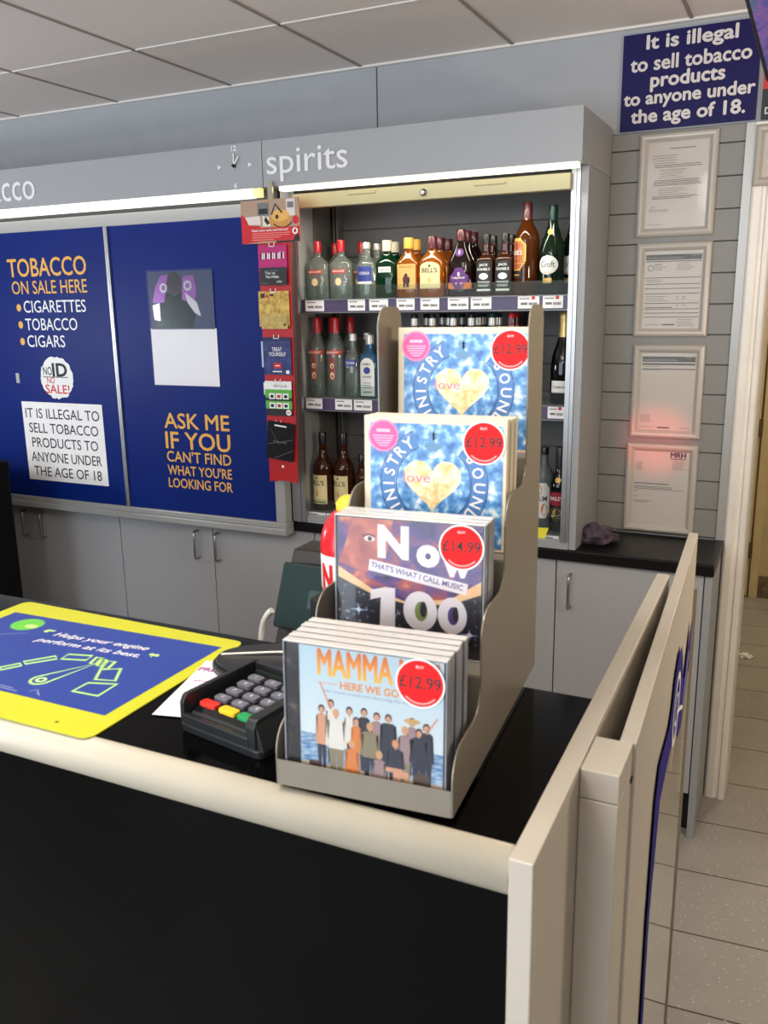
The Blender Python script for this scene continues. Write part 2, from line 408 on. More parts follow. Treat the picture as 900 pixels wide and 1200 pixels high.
# ================================================================== base cabinets along the back wall
HANDLE = mat('satin_steel_handle', (170, 168, 165), .28, 1)
DGAP = BLACK_M
def door_front(root, x0, x1, hx, z0=.155, z1=.888):
    d = MB().box(x0 + .002, -.018, z0, x1 - .002, 0, z1).build('door', LAM_D, root, bevel=.001)
    if hx is not None:
        zt, zb = .845, .735
        path = [(hx, -.018, zt), (hx, -.040, zt), (hx, -.046, zt - .008), (hx, -.046, zb + .008), (hx, -.040, zb), (hx, -.018, zb)]
        MB().tube(path, .0048, 10).build('handle', HANDLE, d)
    return d
def base_unit(x0, x1, doors, label):
    r = thing('base_cabinet', label, 'cabinet', (0, 2.69, 0), group='grey base cabinets along the back wall')
    MB().box(x0 + .001, .001, .15, x1 - .001, .255, .888).build('carcass', BLACK_M, r)
    MB().box(x0 + .001, .03, 0, x1 - .001, .046, .15).build('plinth', BLACK_M, r)
    for a, b, h in doors: door_front(r, a, b, h)
    return r
base_unit(-3.40, -2.505, [(-3.40, -2.948, -3.035), (-2.948, -2.505, -2.93)], 'grey two-door base cabinet in shadow at far left under the tobacco panels')
base_unit(-2.505, -1.574, [(-2.505, -2.033, -2.105), (-2.033, -1.574, -2.005)], 'grey two-door base cabinet with paired handles under the right blue panel')
base_unit(-1.574, -.67, [(-1.574, -1.12, -1.19), (-1.12, -.67, None)], 'grey two-door base cabinet mostly hidden behind the CD display stand')
base_unit(-.67, -.216, [(-.67, -.216, -.622)], 'single-door grey base cabinet under the bare right end of the worktop')
tag(MB().box(-.2145, 2.668, 0, -.1925, 2.945, .888).build('end_panel', LAM, bevel=.001), 'tall narrow grey end panel closing the base cabinets beside the doorway', 'panel')
tag(MB().prism(fillet([(2.652, .892), (2.9475, .892), (2.9475, .93), (2.652, .93)], [.006, 0, 0, .006], 4), -3.40, -.1895, 'x').build('worktop', WORK),
    'long black worktop running under the bottle cabinet to the doorway', 'worktop')
CLOTH = mat('purple_cloth', (92, 78, 92), .95, rgb2=(70, 58, 72), scale=60, bump=.8)
crumple('cleaning_cloth', CLOTH, .062, (-.565, 2.775, .93), 'crumpled dull purple cleaning cloth on the black worktop beside the bottle cabinet', 'cloth', sx=1.05, sy=.8, sz=.62, seed=9, amp=.55, rz=.3)

# ================================================================== tobacco gantry
BLUE = mat('royal_blue_panel', (5, 34, 112), .45, spec=.2, var=.05, scale=3)
GOLD = mat('gold_vinyl', (236, 176, 74), .45)
LIGHTW = mat('lit_tube_diffuser', (255, 252, 240), .4, emit=1.3)
LIGHTY = mat('lit_cabinet_tube_diffuser', (255, 248, 226), .4, emit=1.5)
EDGEW = mat('yellow_tube_end', (240, 226, 150), .4, emit=.75)
LETTER = mat('white_raised_letters', (240, 240, 240), .25, coat=.4)
g = thing('tobacco_gantry', 'wide grey wall gantry with blue tobacco panels and lit header', 'display cabinet', (0, 0, 0))
m = MB().box(-3.55, 2.56, 2.082, -1.657, 2.9545, 2.224)
m.text('tobacco', -3.075, 2.108, .405, .100, 1, WALL(0, 2.56, 0), .0003, .0, ex=.004)
m.build('header', [LAM_H, LETTER], g)
m = MB().box(-3.5, 2.562, 2.052, -1.70, 2.584, 2.081, 0).box(-1.70, 2.563, 2.053, -1.67, 2.583, 2.081, 1)
m.build('light_strip', [LIGHTW, EDGEW], g)
MB().box(-3.55, 2.64, .94, -1.655, 2.9545, 2.081).build('carcass', INNER, g)
m = MB().box(-3.55, 2.606, 1.998, -1.645, 2.639, 2.042).box(-3.55, 2.590, .887, -1.645, 2.649, .912)
m.box(-3.55, 2.596, .912, -1.645, 2.649, .934).box(-1.686, 2.594, .934, -1.645, 2.639, 1.998)
m.build('frame', ALU_P, g, bevel=.003)
def gantry_panel(x0, x1, y, prints, mats):
    m = MB().box(x0, y, .935, x1, y + .012, 1.998, 0)
    prints(m, WALL(0, y - .0006, 0))
    return m.build('sliding_panel', mats, g)
def left_print(m, M):
    m.text('TOBACCO', -2.906, 1.830, .412, .069, 1, M, fat=.016)
    m.text('ON SALE HERE', -2.895, 1.763, .397, .051, 1, M, bold=.004)
    for s, z, w, zb in (('CIGARETTES', 1.689, .328, 1.711), ('TOBACCO', 1.620, .276, 1.644), ('CIGARS', 1.554, .203, 1.578)):
        m.text(s, -2.841, z + .002, w, .047, 2, M, bold=.003)
        m.disc(-2.868, zb, .0125, .0145, 0, 1, M)
gantry_panel(-3.50, -2.392, 2.602, left_print, [BLUE, GOLD, WHITE])
def right_print(m, M):
    for s, z, h, b in (('ASK ME', 1.258, .057, .008), ('IF YOU', 1.180, .064, .008), ("CAN'T FIND", 1.129, .042, .006), ("WHAT YOU'RE", 1.078, .038, .006), ('LOOKING FOR', 1.028, .037, .006)):
        m.text(s, -2.176, z, .297, h, 1, M, fat=.022 if h > .05 else .016)
gantry_panel(-2.374, -1.686, 2.606, right_print, [BLUE, GOLD])
MB().box(-2.3915, 2.597, .935, -2.3745, 2.618, 1.998).box(-2.386, 2.5955, .935, -2.380, 2.597, 1.998).build('divider', ALU, g, bevel=.002)
MB().box(-2.925, 2.599, 1.41, -2.907, 2.602, 1.45).build('finger_pull', ALU_P, g)
MB().tube([(-1.705, 2.603, 1.44), (-1.705, 2.588, 1.44), (-1.705, 2.588, 1.40), (-1.705, 2.603, 1.40)], .004).build('finger_pull', WHITE, g)
# clock on the header
c = thing('header_clock', 'frameless white clock with four marks on the grey header beside the spirits sign', 'clock', (-1.764, 2.56, 2.156))
M = WALL(0, -.0008, 0)
for q in (lambda m: m.text('12', 0, .046, None, .018, 0, M, al='c', bold=.03), lambda m: m.text('6', 0, -.070, None, .018, 0, M, al='c', bold=.03),
          lambda m: m.poly([(.054, -.008), (.068, 0), (.054, .008)], 0, 0, M), lambda m: m.poly([(-.068, -.008), (-.054, 0), (-.068, .008)], 0, 0, M)):
    q(MB()).build('hour_mark', LETTER, c)
MB().box(-.0022, -.006, -.006, .0022, -.004, .038).build('minute_hand', WHITE, c)
o = MB().box(-.0022, -.0085, -.010, .0022, -.0065, .034).build('hour_hand', WHITE, c, rot=(0, math.radians(38), 0))
MB().lathe([(.006, 0), (.006, .010), (.004, .011)], M=Matrix.Rotation(math.radians(90), 4, 'X')).build('hub', BLACK, c)

# stickers and papers on the blue panels
def sheet(name, label, cat, x0, z0, x1, z1, y, mats, prints=None, shear=0):
    m = MB().box(x0, y, z0, x1, y + .0008, z1, 0)
    if prints: prints(m, WALL(0, y - .0004, 0))
    return tag(m.build(name, mats), label, cat)
def notice(m, M):
    for i, s in enumerate(('IT IS ILLEGAL TO', 'SELL TOBACCO', 'PRODUCTS TO', 'ANYONE UNDER', 'THE AGE OF 18')):
        m.text(s, -2.695, 1.268 - i * .0605, (.40, .375, .36, .385, .37)[i], .041, 1, M, bold=.004, al='c')
sheet('paper_notice', 'white rectangular paper notice with five lines of black capitals on the left blue panel', 'notice', -2.912, 1.008, -2.478, 1.335, 2.6008, [PAPER, INK], notice)
m = MB(); M = WALL(0, 2.6012, 0); r = random.Random(3)
m.poly([(-2.700 + .088 * (1 + r.uniform(-.05, .05)) * math.cos(a * math.pi / 24), 1.435 + .084 * (1 + r.uniform(-.05, .05)) * math.sin(a * math.pi / 24)) for a in range(48)], 0, 0, M)
M = WALL(0, 2.6009, 0)
m.text('NO', -2.772, 1.445, .048, .034, 1, M, bold=.01).text('ID', -2.722, 1.440, .080, .054, 1, M, bold=.03)
m.text('NO', -2.755, 1.412, .042, .026, 2, M, bold=.01).text('SALE!', -2.768, 1.372, .130, .036, 2, M, bold=.012)
m.ribbon([(-2.775, 1.438), (-2.64, 1.438)], .003, 0, 1, M)
tag(m.build('round_sticker', [WHITE, INK, RED]), 'round white sticker with black and red stamped letters on the left blue panel', 'sticker')
p = thing('plastic_pouch', 'clear plastic pouch of foil packets above a white card on right blue panel', 'pouch', (-2.057, 2.605, 1.42))
MB().box(-.149, -.0016, 0, .149, -.0008, .208).build('card', PAPER, p)
m = MB(); M = WALL(0, -.003, 0)
m.rect(-.144, .205, .144, .410, 0, 0, M)
m.poly([(-.12, .21), (.05, .21), (.075, .30), (.03, .335), (-.06, .335), (-.105, .30)], .0004, 1, M)
m.poly([(-.13, .30), (-.075, .30), (-.065, .35), (-.05, .40), (-.085, .395), (-.11, .36)], .0008, 2, M)
m.poly([(.005, .31), (.06, .295), (.075, .345), (.06, .395), (.015, .39)], .0008, 2, M)
m.poly([(.02, .335), (.072, .30), (.088, .25), (.06, .262), (.03, .30)], .0012, 3, M); m.poly([(-.125, .24), (-.098, .235), (-.096, .30), (-.13, .29)], .0012, 3, M)
m.disc(-.025, .365, .032, .043, .0012, 4, M); m.ring(-.075, .352, .010, .017, .0014, 3, M); m.ring(.035, .358, .010, .018, .0014, 3, M)
m.build('foil_packets', [mat('dark_pouch_back', (34, 52, 92), .4), mat('dark_green_foil', (22, 44, 48), .25, .3), mat('purple_foil', (150, 96, 168), .25, .4), mat('silver_foil', (210, 210, 214), .22, .6), mat('black_packet', (26, 26, 32), .3)], p)
MB().box(-.150, -.0062, -.002, .148, -.0054, .416).build('sleeve', glass('clear_film', (254, 254, 255), .02, .06, 1.2), p)

# ================================================================== spirits cabinet
PURP = mat('purple_shelf_edge', (70, 58, 92), .4)
SHELF = mat('grey_metal_shelf', (120, 118, 116), .4, .4)
BAR = mat('shutter_bar_metal', (190, 180, 138), .4, .1)
sc = thing('spirits_cabinet', 'open grey wall cabinet of bottles with raised white spirits lettering', 'display cabinet', (0, 0, 0))
m = MB().box(-1.654, 2.56, 2.082, -.606, 2.9545, 2.225)
m.text('spirits', -1.636, 2.094, .298, .098, 1, WALL(0, 2.56, 0), .0003, .002, ex=.005)
m.build('header', [LAM_H, LETTER], sc)
MB().box(-1.60, 2.568, 2.068, -.62, 2.600, 2.081).build('light_strip', LIGHTY, sc)
m = MB().box(-1.585, 2.622, 2.016, -.652, 2.648, 2.062)
m.box(-1.375, 2.618, 2.046, -1.275, 2.622, 2.054).box(-.945, 2.618, 2.044, -.845, 2.622, 2.052)
sb = m.build('shutter_bar', BAR, sc, bevel=.003)
MB().lathe([(.011, 0), (.011, .006), (.006, .008), (.006, .012)], M=Matrix.Translation((-1.109, 2.622, 2.036)) @ Matrix.Rotation(math.radians(90), 4, 'X')).build('lock', CHROME, sb)
m = MB().box(-.628, 2.652, .931, -.606, 2.954, 2.0815).build('side_panel', LAM, sc, bevel=.001)
m = MB().box(-1.643, 2.652, .931, -1.612, 2.954, 2.0815).build('side_panel', LAM, sc, bevel=.001)
MB().box(-.655, 2.648, .955, -.6285, 2.664, 2.08).box(-.650, 2.644, .955, -.640, 2.648, 2.08).build('guide_rail', ALU, sc)
MB().box(-1.642, 2.640, .935, -1.588, 2.656, 2.08).box(-1.625, 2.635, .935, -1.605, 2.640, 2.08).build('guide_rail', ALU, sc)
MB().box(-1.611, 2.80, .97, -1.600, 2.93, 2.07).build('lining', INNER, sc)
MB().box(-1.61, 2.650, .931, -.629, 2.95, .955).build('base_board', LAM, sc)
b = slat_wall('back_panel', -1.611, -.629, 2.944, .956, 2.08, [INNER, GROOVE], 1.965, .094); b.parent = sc
m = MB().box(-1.585, 2.90, 1.0, -1.565, 2.943, 2.05).box(-1.578, 2.899, 1.0, -1.572, 2.90, 2.05, 1)
m.build('shelf_upright', [SHELF, BLACK_M], sc)
for z in (1.722, 1.384, .967):
    s = MB().box(-1.598, 2.692, z - .022, -.657, 2.943, z).build('shelf', SHELF, sc)
    MB().box(-1.598, 2.684, z - .044, -.657, 2.6915, z - .002).box(-1.598, 2.682, z - .003, -.657, 2.6925, z, 1).box(-1.598, 2.682, z - .047, -.657, 2.6915, z - .044, 1).build('shelf_edge', [PURP, SHELF], s)
    MB().box(-1.595, 2.694, z, -.66, 2.696, z + .043).build('riser', glass('clear_riser', (240, 245, 243), .02, .02, 1.12), s)
# price tickets slid into the shelf edges
def ticket(x0, x1, z, label, dot=False):
    m = MB(); M = WALL(0, 2.6832, z); w = x1 - x0
    m.box(x0, 2.6832, z - .040, x1, 2.6838, z - .001, 0)
    M = WALL(0, 2.6829, z)
    m.rect(x0 + w * .08, -.012, x0 + w * .55, -.009, 0, 1, M)
    m.rect(x0 + w * .14, -.029, x0 + w * .45, -.022, 0, 1, M)
    for i in range(8): m.rect(x0 + w * (.52 + .05 * i), -.030, x0 + w * (.52 + .05 * i + .03), -.022, 0, 2, M)
    if dot: m.disc(x0 + w * .72, -.008, .006, .006, .0001, 3, M, 16)
    tag(m.build('price_ticket', [PAPER, GREYINK, INK, RED]), label, 'price ticket', 'price tickets on the shelf edges')
T1 = [(-1.584, -1.51), (-1.417, -1.352), (-1.336, -1.266), (-1.235, -1.17), (-1.149, -1.083), (-1.053, -.983), (-.975, -.906), (-.82, -.752), (-.741, -.678)]
L1 = ['under the leftmost red capped bottle', 'under the blue labelled clear bottle', 'under the green gin bottle', 'under the yellow capped flask', "under the cream labelled whisky flask", 'under the purple labelled bottle', 'under the black labelled square bottles', 'under the tall maroon capped bottle', 'under the green sherry bottle']
for i, ((a, b), l) in enumerate(zip(T1, L1)): ticket(a, b, 1.722, 'white price ticket on the top shelf edge ' + l, i > 6)
for (a, b), l in zip([(-1.596, -1.529), (-1.477, -1.41), (-1.403, -1.333), (-.716, -.662)], ['at its left end', 'under the silver capped clear bottle', 'under the pale blue gin bottle', 'under the champagne bottle']):
    ticket(a, b, 1.384, 'white price ticket on the middle shelf edge ' + l, a > -.8)
for (a, b), l in zip([(-1.602, -1.53), (-1.526, -1.455), (-.712, -.667)], ['under the leftmost whisky bottle', 'second from the left', 'under the cream liqueur bottle']):
    ticket(a, b, .967, 'white price ticket on the bottom shelf edge ' + l)
tag(MB().prism([(-.745, .988), (-.700, .990), (-.724, .917), (-.745, .915)], 2.676, 2.6772, 'y').build('shelf_card', mat('yellow_card', (236, 224, 60), .5)),
    'bright yellow slanted card at the bottom shelf right of the CD stand', 'card')

# ================================================================== bottles
GCLEAR = glass('clear_bottle_glass', (226, 234, 228), .20, .04, 1.6, (190, 200, 190))
GFROST = glass('frosted_bottle_glass', (190, 196, 200), .6, .3, 1.5, (120, 126, 130))
GGREEN = glass('green_bottle_glass', (18, 110, 60), .35, .04, 1.5, (6, 70, 38))
GDGREEN = glass('dark_green_bottle_glass', (14, 52, 28), .7, .05, 1.5, (8, 34, 18))
GAMBER = glass('amber_spirit_glass', (226, 140, 40), .35, .04, 1.5, (200, 112, 24))
GBROWN = glass('brown_spirit_glass', (120, 60, 18), .55, .04, 1.5, (74, 34, 12))
GDARK = glass('dark_spirit_glass', (48, 22, 20), .75, .05, 1.5, (28, 14, 12))
GBLACK = glass('black_bottle_glass', (16, 15, 15), .9, .05, 1.5, (10, 10, 11))
GBLUE = glass('pale_blue_bottle_glass', (120, 190, 222), .35, .04, 1.5, (70, 130, 170))
CAPRED = mat('red_bottle_cap', (176, 22, 34), .3, coat=.4)
CAPMAR = mat('maroon_bottle_cap', (84, 24, 34), .32, coat=.3)
CAPYEL = mat('yellow_bottle_cap', (226, 170, 66), .35)
CAPSIL = mat('silver_bottle_cap', (206, 204, 198), .3, .4)
CAPCRM = mat('cream_bottle_cap', (214, 206, 184), .4)
CAPBLK = mat('black_bottle_cap', (20, 20, 22), .35, coat=.2)
CAPGRN = mat('dark_green_foil_cap', (14, 52, 44), .35, .3)
CAPGLD = mat('gold_foil', (206, 176, 112), .35, .6)
LCREAM = mat('cream_label', (232, 214, 160), .5)
LTAN = mat('tan_label', (222, 172, 96), .5)
LWHT = mat('white_label', (230, 228, 220), .5)
LPUR = mat('purple_label', (92, 38, 116), .45)
LBLK = mat('black_label', (24, 23, 24), .45)
LRED = mat('dark_red_label', (150, 26, 44), .45)
LORG = mat('orange_label', (214, 120, 52), .5)
LBLUE = mat('blue_label', (48, 62, 140), .45)
LGOLD = mat('gold_label_print', (214, 172, 84), .4, .3)
LREDB = mat('red_label_band', (190, 60, 40), .45)
ICEBLUE = mat('ice_blue_label', (196, 214, 224), .5)

class Kind: pass
def kind(glassm, prof, ax, ay, e, capm, cap, labels, capx=None):
    k = Kind(); k.g, k.prof, k.ax, k.ay, k.e, k.cm, k.cap, k.labels, k.capx = glassm, prof, ax, ay, e, capm, cap, labels, capx; return k
def radius(prof, z):
    for (r0, z0), (r1, z1) in zip(prof, prof[1:]):
        if z0 <= z <= z1 and z1 > z0: return r0 + (r1 - r0) * (z - z0) / (z1 - z0)
    return prof[-1][0]
def make_bottle(name, k, label, loc, rz=0, group=None):
    root = thing(name, label, 'bottle', loc, rz, group)
    MB().lathe(k.prof, k.ax, k.ay, 32, k.e).build('glass_body', k.g, root)
    c = MB().lathe(k.cap, k.capx or 1, k.capx or 1, 24)
    r0, z0 = k.cap[0]; z1 = k.cap[-1][1]
    if z1 - z0 > .02: c.lathe([(r0 * 1.04, z0 + .002), (r0 * 1.04, z0 + .004)], 1, 1, 24)
    c.build('cap', k.cm, root)
    def surf(x, z, off):
        r = radius(k.prof, z); a, b = r * k.ax, r * k.ay
        return (x, -b * max(0, 1 - min(1, abs(x) / a) ** k.e) ** (1 / k.e) - off, z)
    for lb in k.labels:
        z0, z1, hw, shape, mats, prints = lb
        m = MB(); nz, nx = 14, 12; vs = []
        for j in range(nz + 1):
            t = j / nz; z = z0 + (z1 - z0) * t; w = hw
            if shape == 'oval': w = hw * math.sqrt(max(.0004, 1 - (2 * t - 1) ** 2))
            elif shape == 'arch': w = hw * (1 if t < .78 else math.sqrt(max(.02, 1 - ((t - .78) / .23) ** 2)))
            elif shape == 'diamond': w = hw * (.35 + .65 * (1 - abs(2 * t - 1)) if abs(2 * t - 1) > .35 else 1 - .12 * abs(2 * t - 1))
            elif shape == 'shield': w = hw * (1 - .45 * max(0, .25 - t) / .25 - .45 * max(0, t - .8) / .2)
            for i in range(nx + 1): vs.append(surf(-w + 2 * w * i / nx, z, .0005))
        m.add(vs, [(j * (nx + 1) + i, j * (nx + 1) + i + 1, (j + 1) * (nx + 1) + i + 1, (j + 1) * (nx + 1) + i) for j in range(nz) for i in range(nx)], 0, True)
        for p in prints:
            if p[0] == 'text':
                _, s, x, z, w, h, mi, bold = p
                m.text(s, x, z, w, h, mi, bold=bold, al='c', warp=lambda a, b: surf(a, b, .0009))
            elif p[0] == 'band':
                _, za, zb, w, mi = p; n = 10
                v2 = [surf(-w + 2 * w * i / n, z, .0008) for z in (za, zb) for i in range(n + 1)]
                m.add(v2, [(i, i + 1, n + 2 + i, n + 1 + i) for i in range(n)], mi)
            elif p[0] == 'disc':
                _, x, z, rx, rz_, mi = p
                m.add([surf(x + rx * math.cos(a * math.pi / 12), z + rz_ * math.sin(a * math.pi / 12), .00085) for a in range(24)], [tuple(range(24))], mi)
        m.build('label', mats, root)
    return root
def flask(g, hw, d, H, e, sh0, sh1, neck, capm, capr, caph, labels):
    """half-bottle flask: body half-width, depth ratio, total height, shoulder start and end"""
    prof = [(hw * .93, 0), (hw, .006), (hw, sh0)]
    for i in range(1, 7):
        t = i / 6; prof.append((hw + (neck - hw) * (t * .75 + .25 * t * t * (3 - 2 * t)), sh0 + (sh1 - sh0) * t))
    prof.append((neck, H - caph))
    # necks are round, bodies flat: blend by keeping the ratio near one at the neck through a wider depth
    return kind(g, prof, 1, d, e, capm, [(capr, H - caph - .001), (capr, H - .002), (capr * .92, H)], labels)
K = {}
K['vodka_flask'] = flask(GCLEAR, .0425, .62, .196, 2.8, .118, .146, .0125, CAPRED, .0135, .038,
    [(.086, .099, .028, 'rect', [LREDB, LWHT, INK], [('text', 'SMIRNOFF', 0, .089, .046, .007, 1, .01)]),
     (.046, .082, .018, 'rect', [mat('grey_vodka_print', (110, 104, 100), .5), LCREAM], [('disc', 0, .058, .012, .013, 1)])])
K['blue_vodka'] = flask(GCLEAR, .035, .7, .184, 2.4, .112, .140, .013, CAPSIL, .0135, .020,
    [(.055, .105, .026, 'rect', [LBLUE, LWHT], [('text', 'VODKA', 0, .078, .040, .010, 1, .01), ('band', .048, .056, .026, 1)])])
K['gin_flask'] = flask(GGREEN, .040, .62, .188, 2.8, .112, .147, .0145, CAPCRM, .0165, .034,
    [(.084, .102, .023, 'rect', [LWHT, INK], [('text', "GORDON'S", 0, .089, .038, .006, 1, .005)])])
K['rum_flask'] = flask(GAMBER, .041, .62, .192, 3.2, .110, .150, .0135, CAPYEL, .0165, .034,
    [(.028, .108, .033, 'rect', [LTAN, mat('dark_red_print', (96, 24, 32), .5), INK],
      [('text', 'SPICED GOLD', 0, .096, .048, .006, 1, .01), ('disc', 0, .072, .006, .006, 2), ('disc', -.002, .058, .010, .013, 1), ('disc', .008, .056, .006, .012, 2), ('disc', -.006, .044, .004, .010, 2), ('disc', .006, .044, .005, .010, 2), ('text', 'RUM', 0, .032, .020, .005, 1, .01)])])
K['whisky_flask'] = flask(GAMBER, .0435, .6, .192, 3.2, .112, .152, .013, CAPMAR, .016, .036,
    [(.028, .112, .035, 'arch', [LCREAM, INK, LGOLD], [('text', "BELL'S", 0, .078, .054, .015, 1, .012), ('disc', 0, .054, .004, .008, 2), ('band', .040, .0415, .002, 2), ('band', .031, .0325, .028, 2), ('disc', 0, .099, .004, .004, 1)])])
K['brandy_flask'] = flask(GDARK, .0435, .55, .209, 2.3, .105, .172, .014, CAPMAR, .016, .034,
    [(.024, .044, .040, 'rect', [LORG], []),
     (.022, .090, .033, 'diamond', [LPUR, LWHT], [('text', 'Liqueur', 0, .054, .046, .010, 1, .01), ('disc', 0, .070, .004, .007, 1), ('disc', -.008, .042, .002, .003, 1), ('disc', .008, .042, .002, .003, 1)]),
     (.125, .150, .014, 'oval', [LPUR, LWHT], [('disc', 0, .138, .003, .006, 1)])])
sq = [(.027, 0), (.0285, .004), (.0285, .108), (.027, .116), (.013, .128), (.0115, .134), (.0125, .145), (.0115, .166)]
K['square_whiskey'] = kind(GBROWN, sq, 1, 1, 5, CAPBLK, [(.0125, .164), (.0125, .188), (.0115, .190)],
    [(.012, .108, .026, 'rect', [LBLK, LWHT], [('text', 'JACK', 0, .090, .030, .010, 1, .02), ('text', "DANIEL'S", 0, .079, .042, .008, 1, .02), ('disc', 0, .061, .015, .010, 1), ('text', 'TENNESSEE', 0, .040, .040, .006, 1, .01), ('text', 'WHISKEY', 0, .029, .036, .007, 1, .01), ('band', .016, .022, .022, 1)])])
K['scotch'] = kind(glass('deep_amber_spirit_glass', (150, 78, 22), .5, .04, 1.5, (96, 48, 14)), [(.034, 0), (.036, .006), (.036, .165), (.034, .180), (.026, .200), (.017, .218), (.0145, .228), (.0135, .240)], 1, 1, 2.6, CAPMAR, [(.0150, .226), (.0150, .276), (.0140, .279)],
    [(.075, .172, .032, 'shield', [LGOLD], []), (.079, .168, .029, 'shield', [LRED, LGOLD, LWHT], [('text', "Grant's", 0, .122, .048, .020, 2, .012), ('text', 'FAMILY RESERVE', 0, .110, .036, .005, 1, 0), ('band', .096, .098, .020, 1)]),
     (.052, .072, .026, 'rect', [LBLK, LGOLD], [('band', .060, .064, .016, 1)])])
K['sherry'] = kind(GDGREEN, [(.038, 0), (.040, .006), (.040, .118), (.0385, .135), (.033, .158), (.024, .182), (.0165, .205), (.0135, .222), (.0125, .240)], 1, 1, 2, CAPGRN, [(.0135, .200), (.0140, .262), (.0130, .266)],
    [(.060, .118, .030, 'oval', [LWHT, mat('dark_green_lettering', (30, 60, 40), .5), LGOLD], [('text', 'Croft', 0, .082, .044, .018, 1, .0), ('band', .066, .068, .012, 2)]), (.036, .050, .014, 'rect', [LGOLD], []), (.178, .196, .009, 'oval', [LGOLD], [])])
K['vodka_tall'] = kind(GCLEAR, [(.033, 0), (.035, .005), (.035, .165), (.032, .180), (.020, .203), (.0145, .215), (.013, .232)], 1, 1, 2, CAPRED, [(.0145, .222), (.0150, .272), (.0135, .275)],
    [(.148, .164, .031, 'rect', [LREDB, LWHT], [('text', 'SMIRNOFF', 0, .152, .050, .008, 1, .01)]), (.060, .140, .012, 'rect', [mat('sparse_red_print', (140, 66, 56), .5), LCREAM], [('disc', 0, .110, .008, .009, 1), ('disc', 0, .076, .008, .012, 1)])])
K['silver_vodka'] = kind(GCLEAR, [(.028, 0), (.030, .005), (.030, .130), (.027, .145), (.015, .165), (.0125, .175), (.0120, .200)], 1, 1, 2.2, CAPSIL, [(.0130, .196), (.0130, .217), (.0120, .220)],
    [(.110, .132, .022, 'rect', [LBLUE, LWHT], [('text', 'VODKA', 0, .116, .034, .009, 1, .01)])])
K['blue_gin'] = kind(GBLUE, [(.032, 0), (.0335, .004), (.0335, .135), (.031, .148), (.016, .160), (.0135, .168), (.013, .190)], 1, .85, 4, CAPSIL, [(.0140, .184), (.0145, .213), (.0135, .216)],
    [(.008, .138, .027, 'arch', [LWHT, LBLUE, INK], [('disc', 0, .096, .013, .012, 1), ('text', 'BOMBAY', 0, .114, .032, .007, 2, .01), ('text', 'SAPPHIRE', 0, .070, .034, .007, 2, .01), ('band', .052, .054, .014, 1), ('band', .044, .046, .016, 1), ('band', .036, .038, .014, 1), ('band', .020, .023, .016, 2)])])
K['champagne'] = kind(GBLACK, [(.038, 0), (.041, .006), (.041, .120), (.037, .150), (.026, .185), (.017, .215), (.0145, .245), (.0155, .262)], 1, 1, 2, CAPGLD, [(.0190, .208), (.0160, .245), (.0165, .262), (.0175, .270), (.0175, .282), (.012, .287)],
    [(.036, .074, .030, 'rect', [LWHT, INK], [('text', 'CHAMPAGNE', 0, .050, .048, .008, 1, .01)])])
K['whisky_tall'] = kind(GBROWN, [(.036, 0), (.0385, .006), (.0385, .150), (.036, .165), (.025, .184), (.0165, .200), (.0145, .225), (.0135, .245)], 1, 1, 2, CAPBLK, [(.0145, .242), (.0150, .280), (.014, .283)],
    [(.022, .130, .033, 'rect', [LCREAM, INK, LGOLD], [('text', "BELL'S", 0, .092, .052, .018, 1, .012), ('disc', 0, .062, .004, .012, 2), ('band', .028, .031, .028, 1), ('disc', 0, .120, .004, .004, 1)])])
K['mini_whiskey'] = kind(GBROWN, [(.022, 0), (.024, .004), (.024, .120), (.022, .130), (.012, .145), (.0105, .155), (.0105, .180)], 1, 1, 4, CAPBLK, [(.0115, .175), (.0115, .203), (.0105, .205)],
    [(.012, .110, .022, 'rect', [LBLK, LWHT], [('text', 'JACK', 0, .085, .028, .010, 1, .02), ('disc', 0, .062, .013, .009, 1), ('band', .030, .042, .016, 1)])])
K['frosted'] = kind(GFROST, [(.030, 0), (.032, .005), (.032, .165), (.029, .180), (.018, .200), (.0125, .212), (.012, .245)], 1, 1, 2, CAPBLK, [(.0130, .242), (.0130, .262), (.012, .265)],
    [(.030, .150, .027, 'shield', [LWHT, LORG, INK], [('disc', -.008, .126, .010, .016, 1), ('disc', .010, .060, .010, .020, 1), ('text', 'RUM', 0, .088, .036, .018, 2, .01)])])
K['cream'] = kind(GBLACK, [(.031, 0), (.033, .006), (.033, .135), (.031, .155), (.022, .178), (.0155, .195), (.014, .215)], 1, 1, 2, CAPBLK, [(.0150, .200), (.0145, .270), (.0135, .274)],
    [(.085, .130, .030, 'shield', [LRED, LWHT, LGOLD], [('text', 'BAILEYS', 0, .102, .050, .013, 1, .015)]), (.030, .084, .026, 'oval', [mat('dark_landscape_label', (52, 54, 40), .5), LGOLD, LCREAM], [('disc', 0, .062, .014, .012, 1), ('disc', 0, .050, .018, .007, 2)]), (.160, .178, .010, 'oval', [LGOLD], [])])
dark_prof = [(.026, 0), (.028, .005), (.028, .175), (.025, .195), (.015, .220), (.0115, .232), (.011, .252)]
def plain_kind(g, capm):
    return kind(g, dark_prof, 1, 1, 2, capm, [(.0120, .240), (.0120, .282), (.011, .284)], [(.05, .13, .024, 'rect', [LWHT, INK], [('band', .09, .105, .017, 1)]), (.2405, .252, .0075, 'rect', [CAPSIL], [])])
K['wine_dark'] = plain_kind(GBLACK, CAPBLK); K['wine_green'] = plain_kind(GDGREEN, CAPGRN); K['wine_red'] = plain_kind(GDARK, CAPRED)

